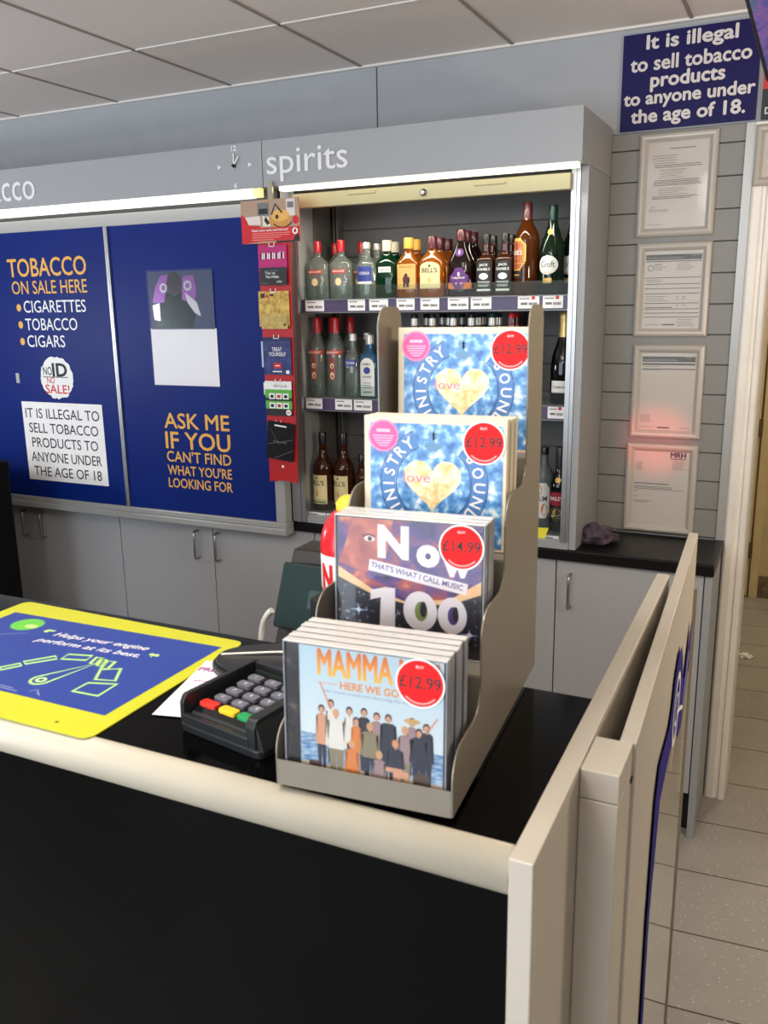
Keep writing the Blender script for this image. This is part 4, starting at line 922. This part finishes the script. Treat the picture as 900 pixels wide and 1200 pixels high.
# ------------------------------------------------------------------ CDs
CASE_EDGE = glass('jewel_case_edge', (244, 244, 244), .62, .15, 1.5, (250, 248, 242))
CASE_SIDE = glass('jewel_case_side', (214, 218, 226), .5, .08, 1.45, (204, 208, 218))
CASE_CLEAR = glass('jewel_case_lid', (250, 250, 250), .015, .04, 1.35)
SPINE = ramp_mat('hinge_strip_reflections', 'noise', 70, [(.38, (16, 16, 20)), (.6, (52, 44, 48)), (.74, (110, 96, 92))], .25)  # mottled greys painted in as reflections on the dark hinge
TRAY = mat('dark_cd_tray', (40, 40, 44), .4)
BOOK = mat('booklet_edge', (206, 200, 192), .6)
STK_RED = mat('red_price_sticker', (232, 20, 22), .55, spec=.25)
STK_PINK = mat('pink_round_sticker', (232, 66, 140), .35)
K0 = .001
def sticker(root, x, z, price, y=-.0006, r=20.5):
    M = WALL(0, y, 0); m = MB()
    m.disc(x * K0, z * K0, r * K0, None, 0, 0, M, 48); m.disc(x * K0, z * K0, (r - 1.5) * K0, None, .0001, 1, M, 48)
    m.text(price, x * K0, (z - 4) * K0, .034, .0098, 2, M, .0002, .006, al='c')
    m.text('BUY', x * K0, (z + 12.5) * K0, .0065, .0022, 0, M, .0002, al='c')
    m.ring(x * K0, z * K0, (r - 4.6) * K0, (r - 3.4) * K0, .0002, 3, M, 24, math.radians(225), math.radians(318))
    return m.build('price_sticker', [WHITE, STK_RED, INK, mat('pale_pink_print', (246, 170, 168), .5)], root)
def jewel(name, label, loc, group, art):
    """jewel case: hinge strip at the left, printed booklet behind the clear lid"""
    r = thing(name, label, 'CD', loc, TH, group, rot=(math.radians(-2.2), 0, TH))
    W2, H, T = .071, .125, .0094
    m = MB(); e = .0014
    m.box(-W2, .0, H - e, W2, T, H, 0).box(-W2, 0, 0, W2, T, e, 1).box(-W2, 0, e, -W2 + e, T, H - e, 1).box(W2 - e, 0, e, W2, T, H - e, 1)
    m.build('case_edge', [CASE_EDGE, CASE_SIDE], r, bevel=.0004, seg=1)
    MB().rect(-W2 + e, e, W2 - e, H - e, 0, 0, WALL(0, .0003, 0)).build('lid', CASE_CLEAR, r)
    MB().box(-W2 + e, .0045, e, W2 - e, T - .0008, H - e).build('tray', TRAY, r)
    MB().box(-W2 + e, .0020, e, -.0572, .0040, H - e).build('hinge_strip', SPINE, r)
    mats, draw = art
    m = MB().box(-.0565, .0016, .0025, .0680, .0030, .1225, 1); draw(m, WALL(0, .0012, 0)); m.build('booklet', mats, r)
    return r
def Rm(m, x0, z0, x1, z1, t, mi, M): m.rect(x0 * K0, z0 * K0, x1 * K0, z1 * K0, t * 1e-5, mi, M)
def Pm(m, pts, t, mi, M): m.poly([(x * K0, z * K0) for x, z in pts], t * 1e-5, mi, M)
def Dm(m, x, z, rx, rz, t, mi, M, n=18): m.disc(x * K0, z * K0, rx * K0, rz * K0, t * 1e-5, mi, M, n)
SKYP = ramp_mat('pale_sky_print', 'grad', (.03, .125), [(0, (228, 234, 234)), (1, (190, 214, 226))], .4)
SEAP = ramp_mat('rippled_sea_print', 'noise', 130, [(.35, (66, 124, 178)), (.65, (190, 212, 224))], .4, stretch=(1, 1, 4))
SANDP = mat('sand_print', (222, 194, 162), .5)
TITLE = ramp_mat('orange_to_yellow_title', 'grad', (.098, .122), [(0, (246, 200, 66)), (.55, (240, 150, 40)), (1, (214, 104, 34))], .4)
SKIN = mat('skin_print', (222, 164, 128), .5); HAIRD = mat('dark_hair_print', (58, 38, 30), .5); HAIRL = mat('fair_hair_print', (214, 172, 108), .5)
CW = mat('white_clothes_print', (232, 226, 216), .5); CB = mat('navy_clothes_print', (36, 38, 58), .5); CO = mat('orange_clothes_print', (226, 136, 60), .5); CK = mat('khaki_clothes_print', (150, 136, 104), .5); CBR = mat('brown_case_print', (84, 62, 48), .5); CMV = mat('mauve_clothes_print', (170, 140, 140), .5)
beach = [SKYP, BOOK, SEAP, SANDP, TITLE, SKIN, HAIRD, HAIRL, CW, CB, CO, CK, CBR, CMV, mat('blue_grey_lettering', (120, 140, 160), .5), mat('orange_lettering', (232, 150, 70), .5)]
def beach_draw(m, M):
    Rm(m, -56.5, 46, 68, 122.5, 0, 0, M); Rm(m, -56.5, 18, 68, 46, 0, 2, M); Rm(m, -56.5, 2.5, 68, 20, 2, 3, M)
    m.text('MAMMA MIA!', -.0395, .0985, .104, .0225, 4, M, 2e-5, 0, fat=.03)
    m.text('HERE WE GO AGAIN', -.020, .0885, .080, .0068, 15, M, 2e-5, .03)
    Rm(m, -40, 91.6, -22, 92.2, 2, 15, M); m.text('the movie soundtrack featuring the songs', -.034, .0835, .078, .0032, 14, M, 2e-5)
    def fig(x, top, foot, hair, torso, legs, w=7, t=4, arm=None, split=.48):
        w *= 1.22; hh = 6.2; sh = top - hh - 1.2; hip = foot + (sh - foot) * split
        Pm(m, [(x - w * .32, foot), (x - w * .05, foot), (x, hip - 3), (x + w * .08, foot), (x + w * .36, foot), (x + w * .42, hip), (x - w * .42, hip)], t, legs, M)
        Pm(m, [(x - w * .45, hip - 1), (x + w * .45, hip - 1), (x + w * .5, sh - 2), (x + w * .28, sh), (x - w * .28, sh), (x - w * .5, sh - 2)], t + 1, torso, M)
        Pm(m, [(x - w * .5, sh - 2), (x - w * .62, hip + 1), (x - w * .48, hip), (x - w * .36, sh - 3)], t + 1, torso, M); Pm(m, [(x + w * .5, sh - 2), (x + w * .62, hip + 1), (x + w * .48, hip), (x + w * .36, sh - 3)], t + 1, torso, M)
        Rm(m, x - .8, sh - .6, x + .8, sh + 1, t + 1, 5, M)
        Dm(m, x, top - 3, 3.0, 3.7, t + 2, hair, M); Dm(m, x, top - 4.0, 2.2, 2.8, t + 3, 5, M)
        if arm: m.ribbon([(x * K0, (sh - 1) * K0), (arm[0] * K0, arm[1] * K0)], .0016, (t + 3) * 1e-5, 5, M)
    fig(-37, 72, 14, 6, 5, 9, 8); fig(-28.5, 78, 22, 6, 8, 9, 7, 4, (-38, 92)); fig(-12, 74, 22, 6, 8, 9, 7); fig(1, 75, 20, 6, 9, 9, 8); fig(12, 73, 20, 6, 13, 9, 8)
    fig(-6, 66, 16, 6, 10, 13, 7, 8); fig(-24, 70, 8, 7, 8, 11, 13, 10, split=.52)
    fig(22, 73, 12, 6, 9, 9, 11, 8); fig(36, 65, 14, 7, 13, 11, 9, 12); fig(42, 73, 24, 6, 13, 9, 7, 8); fig(54, 70, 12, 6, 9, 9, 9, 8, (63, 76)); fig(48, 65, 12, 6, 9, 9, 11, 16, split=.5)
    Dm(m, 42, 70.5, 7, 2.2, 13, 7, M)
    fig(6, 63, 14, 7, 11, 9, 12, 16); fig(-10, 45, 9, 7, 10, 7, 9, 20, split=.3)
    fig(28, 52, 20, 15, 9, 9, 11, 20, split=.3); fig(14, 40, 8, 7, 13, 11, 9, 24, split=.3)
    for x0, z0, x1, z1 in ((20, 24, 34, 28), (26, 20, 38, 24)): Rm(m, x0, z0, x1, z1, 26, 5, M)
    Pm(m, [(26, 8), (30, 8), (31, 22), (36, 22), (37, 8), (41, 8), (39, 26), (26, 26)], 27, 5, M)
    Rm(m, -49, 8, -39, 22, 8, 12, M); Rm(m, 43, 8, 57, 26, 28, 12, M); Rm(m, 48, 26, 52, 28, 28, 12, M)
rot22 = math.radians(-2.2)
SG = 'jewel cased CDs with an orange title'
first = None
for i in range(5):
    L = on_stand(-.0775 + .0012 * random.uniform(-1, 1), .0032 + i * .0118, 1.3088)
    lab = ['front CD with orange title, beach group and red price sticker on the lowest tier', 'second of five clear cases on the lowest tier, behind the front one', 'third of five clear cases, middle of the lowest tier', 'fourth of five clear cases on the lowest tier', 'rearmost of five clear cases on the lowest tier'][i]
    if first is None:
        first = jewel('music_cd', lab, L, 'CDs on the stand', (beach, beach_draw))
    else: copy_thing(first, L, None, lab)
sticker(first, 49, 104, '£12.99')
SPACE = ramp_mat('cosmic_print', 'noise', 34, [(.30, (34, 22, 60)), (.44, (84, 52, 132)), (.53, (130, 70, 120)), (.61, (196, 84, 70)), (.74, (252, 204, 140))], .4, 0, 9, (1, 1, 1.6), .5)
STARP = ramp_mat('starry_print', 'noise', 260, [(.5, (24, 22, 36)), (.64, (40, 36, 52)), (.72, (190, 170, 190))], .35)
WARMP = ramp_mat('warm_face_print', 'noise', 60, [(.3, (150, 60, 60)), (.55, (206, 106, 84)), (.75, (236, 170, 120))], .4)
WL = mat('pinkish_white_letters', (246, 236, 236), .4); VIO = mat('violet_lettering', (84, 60, 130), .4); FLARE = mat('blue_flare_print', (150, 190, 246), .4)
now_mats = [SPACE, BOOK, STARP, WARMP, WL, VIO, FLARE, INK, mat('olive_print', (140, 150, 80), .5), mat('peach_flare_print', (250, 206, 150), .4)]
def now_draw(m, M):
    Rm(m, -68, 2.5, 68, 122.5, 0, 0, M); Pm(m, [(-68, 2.5), (68, 2.5), (68, 62), (40, 50), (0, 46), (-34, 52), (-68, 66)], 1, 2, M)
    for q in ([(-68, 66), (-34, 52), (0, 46), (0, 48), (-34, 57), (-68, 76)], [(68, 62), (40, 50), (0, 46), (0, 48), (40, 55), (68, 74)]): Pm(m, q, 1.5, 9, M)
    Pm(m, [(-68, 80), (-40, 72), (-20, 90), (-14, 122.5), (-52, 122.5), (-60, 100)], 2, 3, M)
    Dm(m, -37, 104, 5, 2.6, 3, 4, M); Dm(m, -36.5, 104, 2.2, 2.2, 4, 7, M); m.ribbon([(-.044, .106), (-.038, .1085), (-.031, .106)], .0012, 5e-5, 7, M)
    m.text('N', -.029, .087, .030, .031, 4, M, 8e-5, .05); m.text('o', .008, .082, .022, .021, 4, M, 8e-5, .07); m.text('w', .031, .0755, .030, .021, 4, M, 8e-5, .06)
    A_ = math.radians(-9); MT = M @ Matrix.Translation((-.036, .0765, 6e-5)) @ Matrix.Rotation(A_, 4, 'Z')
    m.rect(-.002, -.002, .092, .0085, 0, 4, MT); m.text("THAT'S WHAT I CALL MUSIC", 0, .0012, .088, .0056, 5, MT, 3e-5, .02)
    Pm(m, [(-36, 47), (-36, 56), (-22, 60), (-12, 60), (-12, 22), (-27, 22), (-26, 50)], 8, 4, M)
    for x, z, rx, rz in ((12, 41, 16, 18.5), (42, 40, 13.5, 17)):
        Dm(m, x, z, rx, rz, 8, 4, M, 36); Dm(m, x + 1, z, rx * .38, rz * .5, 9, 8 if x < 20 else 5, M, 24); Dm(m, x + 3, z + 2, rx * .2, rz * .4, 10, 2, M, 20)
    for x, z in ((-48, 36), (58, 24)):
        Pm(m, [(x - 9, z), (x - 1, z + 1), (x, z + 6), (x + 1, z + 1), (x + 9, z), (x + 1, z - 1), (x, z - 6), (x - 1, z - 1)], 6, 6, M); Dm(m, x, z, 2.2, 2.2, 7, 4, M)
n1 = jewel('music_cd', 'front CD with big white 100 on a dark purple cover on the second tier', on_stand(-.077, .1105, 1.3906), 'CDs on the stand', (now_mats, now_draw))
copy_thing(n1, on_stand(-.0765, .122, 1.3906), None, 'CD behind the one with big white 100, second tier of the stand')
copy_thing(n1, on_stand(-.077, .1335, 1.3906), None, 'rearmost clear CD case on the second tier of the stand')
sticker(n1, 50, 103.5, '£14.99')
POOL = ramp_mat('pool_water_print', 'noise', 95, [(.32, (36, 90, 160)), (.48, (78, 138, 196)), (.56, (132, 182, 220)), (.66, (228, 238, 246))], .35, .12, 3)
HEARTP = ramp_mat('pale_gold_water_print', 'noise', 120, [(.36, (226, 180, 104)), (.5, (240, 210, 146)), (.66, (250, 238, 208))], .35, .12, 3)
WEDGE = mat('cream_card_sleeve', (226, 212, 184), .5)
DB = mat('mid_blue_arc', (70, 120, 178), .4); DBL = mat('deep_blue_line', (34, 72, 134), .4)
pool_mats = [POOL, WEDGE, HEARTP, DB, WL, mat('hot_pink_lettering', (236, 92, 150), .4), mat('grey_crest_print', (100, 140, 176), .5), STK_PINK, mat('pale_peach_lettering', (250, 226, 196), .4), DBL]
def pool_cd(label, loc):
    r = thing('music_cd', label, 'CD', loc, TH, 'CDs on the stand', rot=(rot22, 0, TH))
    MB().box(-.071, 0, 0, .071, .0082, .1255).build('card_sleeve', WEDGE, r, bevel=.0005, seg=1)
    M = WALL(0, -.0003, 0); m = MB()
    Rm(m, -64.5, 3, 67.5, 119, 0, 0, M)
    for a0, a1 in ((112, 236), (-58, 50)):
        m.ring(0, .062, .0385, .0525, 1e-5, 3, M, 36, math.radians(a0), math.radians(a1))
        for rr in (.0375, .0535): m.ring(0, .062, rr - .0007, rr + .0007, 2e-5, 9, M, 36, math.radians(a0), math.radians(a1))
    def arc(word, a0, step):
        for i, ch in enumerate(word):
            a = math.radians(a0 - step * i); MT = M @ Matrix.Translation((.0455 * math.cos(a), .062 + .0455 * math.sin(a), 3e-5)) @ Matrix.Rotation(a - math.pi / 2, 4, 'Z')
            vs, fs, tw, th = raw_text(ch, .012); w = min(.0100, tw / th * .0108)
            m.text(ch, 0, -.0055, w, .0110, 4, MT, bold=.012, al='c')
    arc('MINISTRY', 226, 14.6); arc('SOUND', 34, 18)
    hp = []
    for i in range(60):
        tt = 2 * math.pi * i / 60; hp.append((-1 + 1.78 * 16 * math.sin(tt) ** 3, 63 + 1.75 * (13 * math.cos(tt) - 5 * math.cos(2 * tt) - 2 * math.cos(3 * tt) - math.cos(4 * tt))))
    Pm(m, hp[::-1], 4, 2, M)
    m.text('love', -.030, .0625, .027, .0095, 5, M, 6e-5, .0); m.text('island', -.002, .0625, .028, .0098, 8, M, 6e-5, .0)
    for s in (-1, 1): Pm(m, [(s * 1.5, 100), (s * 8, 102), (s * 9.5, 97), (s * 5, 95), (s * 3, 92), (s * 1.2, 94)], 4, 6, M)
    Dm(m, 0, 107, 4, 3.2, 4, 6, M); Rm(m, -1, 94, 1, 113, 4, 6, M); Rm(m, -3.5, 109.5, 3.5, 111, 4, 6, M); Dm(m, 0, 98, 3, 5, 5, 6, M)
    m.build('front_print', pool_mats, r)
    m = MB(); M = WALL(0, -.0006, 0)
    Dm(m, -51, 106.5, 15.5, 15.5, 0, 0, M, 40); m.ring(-.051, .1065, .0142, .0148, 1e-5, 1, M, 40)
    Rm(m, -58, 110, -44, 113, 1, 1, M)
    for i in range(5): Rm(m, -51 - (11, 10, 9, 7, 5)[i], 106 - i * 2.4, -51 + (11, 10, 9, 7, 5)[i], 107 - i * 2.4, 1, 1, M)
    m.build('round_sticker', [STK_PINK, mat('pale_rose_print', (250, 180, 206), .5)], r)
    return r
p1 = pool_cd('front CD with gold heart on blue pool water on the third tier', on_stand(-.077, .1870, 1.4708))
copy_thing(p1, on_stand(-.075, .1962, 1.4708), None, 'card sleeved CD just behind the gold heart CD on the third tier')
copy_thing(p1, on_stand(-.0735, .2052, 1.4708), None, 'rearmost card sleeved CD behind the gold heart CD on the third tier')
p2 = copy_thing(p1, on_stand(-.075, .2800, 1.5512), None, 'CD with gold heart on blue pool water alone on the top tier')
for q in (p1, p2): sticker(q, 49, 103, '£12.99', -.0009)

# ------------------------------------------------------------------ counter mat and paper
ZC = 1.3003
YEL = mat('bright_yellow_mat', (206, 206, 40), .35, var=.02, scale=12); MBLUE = mat('blue_mat_print', (42, 66, 152), .35, var=.04, scale=10)
NEON = mat('pale_green_line', (206, 244, 140), .4); GLOW = mat('green_line_edge', (96, 150, 130), .4); LOGOG = mat('lime_green_print', (110, 204, 70), .4)
m = MB()
out = fillet([(-.588, .822), (-.960, .828), (-.960, .555), (-.585, .557)][::-1], .012, 6)
out = out if sum(out[i][0] * out[(i + 1) % len(out)][1] - out[(i + 1) % len(out)][0] * out[i][1] for i in range(len(out))) > 0 else out[::-1]
m.prism(out, ZC, ZC + .0012, 'z', 0)
F = FLAT(0, 0, ZC + .0014)
m.poly([(-.606, .601), (-.604, .797), (-.938, .788), (-.938, .600)], 0, 1, F)
e3 = 3e-5
def fl(p, t=e3, mi=2, w=.0028, closed=True):
    m.ribbon(p, w * 2.2, t, 3, F, closed); m.ribbon(p, w, t + 2e-5, mi, F, closed)
for b in ([(-.830, .612), (-.806, .642), (-.797, .638), (-.822, .606)], [(-.804, .645), (-.792, .663), (-.785, .659), (-.797, .640)], [(-.792, .668), (-.770, .696), (-.762, .690), (-.784, .664)], [(-.757, .692), (-.760, .706), (-.730, .714), (-.727, .701)],
          [(-.678, .664), (-.692, .687), (-.672, .698), (-.655, .670)], [(-.679, .631), (-.679, .654), (-.647, .664), (-.645, .633)], [(-.716, .696), (-.722, .713), (-.714, .713), (-.708, .696)],
          [(-.704, .694), (-.713, .713), (-.705, .711), (-.697, .694)], [(-.694, .690), (-.702, .709), (-.692, .711), (-.686, .692)]): fl(b)
fl([(-.709, .699)] + [(-.733 + .0115 * math.cos(a), .639 + .0115 * math.sin(a)) for a in [math.radians(158 + 18 * i) for i in range(11)]], w=.0024)
m.ring(-.733, .639, .003, .0065, 9e-5, 2, F, 20)
m.disc(-.885, .760, .023, .021, 2e-5, 3, F, 40); m.disc(-.885, .760, .021, .019, 4e-5, 4, F, 40); m.disc(-.875, .757, .010, .006, 6e-5, 2, F, 24)
q = math.radians(3.6)
m.text('Helps your engine', 0, 0, .143, .0155, 5, FLAT(-.824, .7395, ZC + .0015, q), 0, .012, .25)
m.text('perform at its best.', 0, 0, .156, .0155, 5, FLAT(-.832, .7175, ZC + .0015, q), 0, .012, .25)
m.text('\u201c', 0, 0, .014, .011, 2, FLAT(-.846, .748, ZC + .0015, q), 0, .06); m.text('\u201d', 0, 0, .014, .011, 2, FLAT(-.670, .737, ZC + .0015, q), 0, .06)
m.rect(-.80, .610, -.745, .6115, e3, 6, F); m.rect(-.80, .606, -.735, .6075, e3, 6, F)
m.ribbon([(-.722, .612), (-.716, .619), (-.711, .613), (-.704, .609)], .0016, e3, 6, F); m.ribbon([(-.93, .70), (-.90, .715), (-.86, .738)], .0012, e3, 6, F)
m.disc(-.640, .571, .0022, None, 3e-5, 7, FLAT(0, 0, ZC + .0013), 14)
tag(m.build('counter_mat', [YEL, MBLUE, NEON, GLOW, LOGOG, WHITE, mat('pale_scuff', (140, 150, 190), .5), mat('brown_spot', (110, 90, 40), .5)]), 'blue counter mat with yellow border and pale green gauge drawing', 'mat')
m = MB().prism([(-.563, .622), (-.530, .630), (-.543, .768), (-.596, .756)], ZC + .0015, ZC + .0018, 'z', 0)
F2 = FLAT(-.588, .728, ZC + .0019, math.radians(12)); PUR = mat('purple_lettering', (150, 40, 140), .5)
m.text('PRESENT', 0, 0, .054, .010, 1, F2, 0, .03); m.text('your card', .008, -.028, .04, .006, 1, F2, 0, .02); m.text('here', .014, -.052, .024, .006, 1, F2, 0, .02)
m.disc(-.545, .655, .0014, None, 0, 1, FLAT(0, 0, ZC + .0019), 10)
tag(m.build('paper_slip', [PAPER, PUR]), 'white paper slip with purple capitals partly under the card terminal', 'paper')

# ------------------------------------------------------------------ card terminal in its cradle
PADG = mat('charcoal_cradle', (34, 36, 38), .32); PADB = mat('gloss_black_pad', (14, 14, 16), .15, coat=.3); KEYG = mat('grey_rubber_key', (108, 108, 118), .45)
px = thing('card_terminal', 'black card payment terminal with grey keys in a deep cradle', 'card terminal', (-.470, .609, ZC), math.radians(-10.8))
m = MB(); w, D, H = .0485, .098, .036
m.prism(rrect(-w, -.008, w + .012, D, .008), 0, .008, 'z', 0)
side = fillet([(-.006, .004), (D, .004), (D, H + .002), (-.002, H), (-.006, H - .008)], [.002, .002, .003, .006, .004])
m.prism(side, -w, -w + .006, 'x', 0)
m.prism(side, w - .008, w + .004, 'x', 0)
m.prism([(w + .004, .006), (w + .013, .006), (w + .006, H - .010), (w + .004, H - .004)], -.004, D, 'y', 0)
m.box(-w + .006, D - .006, .008, w - .008, D, H + .001, 0)
m.prism(rrect(-w + .004, -.0075, w - .004, -.001, .003), .004, .0175, 'z', 0)
m.build('cradle', PADG, px, bevel=.0018, seg=3)
pad = MB().prism(fillet([(.002, .009), (D - .008, .009), (D - .008, .0285), (.010, .0225), (.002, .018)], [.001, .001, .002, .003, .003]), -w + .008, w - .010, 'x').build('keypad_body', PADB, px, bevel=.001)
MB().prism(fillet([(-.0012, .0115), (.004, .0115), (.004, .0195), (.0002, .0175)], .0015), -w + .010, w - .012, 'x').build('front_lip', mat('smoke_grey_lip', (60, 64, 70), .2, .4), px)
sl = (.0285 - .0225) / (D - .018)
def key(x, y, kw, kd, mt, name, parent, ch=None):
    z = .0225 + (y - .010) * sl
    k = MB().prism(rrect(x - kw / 2, y - kd / 2, x + kw / 2, y + kd / 2, min(kw, kd) * .28), z - .001, z + .0034, 'z', 0)
    mats = [mt]
    if ch: k.text(ch, x, y - .002, None, .0042, 1, FLAT(0, 0, z + .0036), al='c', bold=.02); mats.append(WHITE)
    return k.build(name, mats, parent, bevel=.0008)
for x, c in ((-.0265, mat('red_key', (214, 52, 40), .35)), (0, mat('yellow_key', (246, 196, 34), .35)), (.0250, mat('green_key', (34, 150, 84), .35))): key(x, .0135, .0215, .0105, c, 'key', px)
for j, r4 in enumerate(('C0E', '789', '456', '123')):
    for i, ch in enumerate(r4): key(-.0235 + .0235 * i, .028 + j * .0155, .0175, .0105, KEYG, 'key', px, ch)
MB().box(-.036, .086, .0275, .034, .0895, .031).build('display_window', mat('dark_lcd', (40, 46, 44), .2), px)
# oval tray behind the terminal
ov = thing('oval_tray', 'low oval black plastic tray with pale edge strip behind the card terminal', 'tray', (-.492, .768, ZC), math.radians(10))
pl = [(.090 * math.cos(a * math.pi / 28), .052 * math.sin(a * math.pi / 28)) for a in range(56)]
m = MB(); 
m.prism(pl, 0, .010, 'z'); m.prism([(x * .95, y * .93) for x, y in pl], .010, .015, 'z')
m.build('tray_body', PADG, ov, bevel=.003, seg=3)
MB().prism([(-.030, -.040), (.074, -.026), (.074, .012), (.004, .008)], .0148, .0162, 'z').build('recessed_panel', PADB, ov, bevel=.0006)
MB().tube([(-.080, -.004, .0160), (-.02, .014, .0172), (.05, .030, .0165)], .0016, 8).build('edge_strip', mat('pale_metal_strip', (214, 206, 190), .25, .6), ov)
MB().lathe([(.005, .012), (.0052, .0210), (.004, .0215)], cx=.052, cy=.036).build('plug', BLACK, ov)

# ------------------------------------------------------------------ things on the lower staff side of the counter
tl = thing('till_terminal', 'black till display with dark green screen rising behind the counter', 'till', (-.60, 1.02, .935))
MB().prism(rrect(-.10, -.07, .12, .10, .02), 0, .02, 'z').build('base', BLACK, tl, bevel=.003)
MB().lathe([(.028, .02), (.022, .05), (.020, .26), (.030, .30)], 1, 1, 20).build('column', BLACK, tl)
MB().prism(fillet([(-.030, .276), (.045, .276), (.060, .310), (-.015, .310)], .006), -.060, .10, 'x').build('lower_housing', mat('dark_grey_housing', (52, 50, 50), .4), tl, bevel=.002)
T_ = Matrix.Translation((-.052, -.040, .322)) @ Matrix.Rotation(math.radians(-24), 4, 'X')
dsp = MB().prism(rrect(0, 0, .118, .094, .005), 0, .012, 'y', 0, T_).build('display', mat('display_bezel', (26, 34, 34), .4, spec=.3), tl, bevel=.0015)
MB().rect(.003, .003, .115, .090, 0, 0, T_ @ WALL(0, -.0006, 0)).rect(.050, .032, .078, .058, .0002, 1, T_ @ WALL(0, -.0006, 0)).build('screen', [mat('dark_green_screen', (20, 44, 43), .5, spec=.2), mat('dim_teal_digits', (22, 54, 50), .3)], dsp)
MB().prism(fillet([(.030, .392), (.090, .392), (.100, .414), (.042, .414)], .004), -.062, .05, 'x').build('receipt_printer', mat('printer_black', (13, 13, 13), .45), tl, bevel=.002)
MB().box(-.02, .045, .30, .02, .065, .395).build('bracket', BLACK, tl)
arcp = [(-.036 + .041 * math.cos(a), -.032, .296 + .054 * math.sin(a)) for a in [math.radians(200 - 8 * i) for i in range(11)]]
MB().tube(arcp, .0045, 10).build('curved_arm', mat('white_plastic_arm', (226, 224, 218), .35), tl)
tag(MB().prism(rrect(-.545, .905, -.430, .985, .006), .935, 1.336, 'z').box(-.535, .9035, .96, -.44, .9055, 1.30).box(-.50, .9015, 1.12, -.475, .9036, 1.13).build('till_box', BLACK_M, bevel=.002), 'narrow black upright box on the staff side hidden behind the CD stand', 'box')
bt = thing('squeeze_bottle', 'red and white plastic bottle with yellow cap behind the left of the CD stand', 'bottle', (-.506, .945, 1.336))
MB().lathe([(.028, 0), (.034, .005), (.0365, .014), (.0365, .058), (.036, .060)], n=32).build('white_label', mat('white_bottle_plastic', (236, 232, 228), .3), bt)
MB().lathe([(.0366, .0585), (.037, .066), (.0355, .080), (.030, .096), (.021, .108), (.014, .113)], n=32).build('red_shoulder', mat('red_bottle_plastic', (214, 30, 38), .28, coat=.3), bt)
MB().lathe([(.015, .112), (.0155, .122), (.010, .128), (.005, .131)]).build('cap', mat('yellow_plastic_cap', (236, 196, 50), .35), bt)
m = MB(); wr = lambda a, b: (.0372 * math.sin(a / .0368 - .62), -.0372 * math.cos(a / .0368 - .62), b)
m.text('N', -.002, .012, .020, .036, 0, bold=.05, warp=wr); m.build('lettering', RED, bt)
# dark unit at the far left
BLACK_D = mat('dull_black_cabinet', (7, 7, 8), .7, spec=.15)
bk = thing('black_cabinet', 'black shadowy cabinet standing at the far left edge of the photo', 'cabinet', (-3.11, 2.0, 0))
MB().prism(rrect(-.39, -.35, .38, .35, .02), .06, 1.10, 'z').build('body', BLACK_D, bk, bevel=.006, seg=3)
MB().box(-.36, -.32, 0, .36, .32, .06).build('plinth', BLACK_D, bk)
MB().box(-.37, -.357, .10, .36, -.351, 1.05).build('door', BLACK_D, bk, bevel=.002)
MB().prism(rrect(-.40, -.36, .39, .355, .03), 1.10, 1.14, 'z').build('top', BLACK_D, bk, bevel=.004)
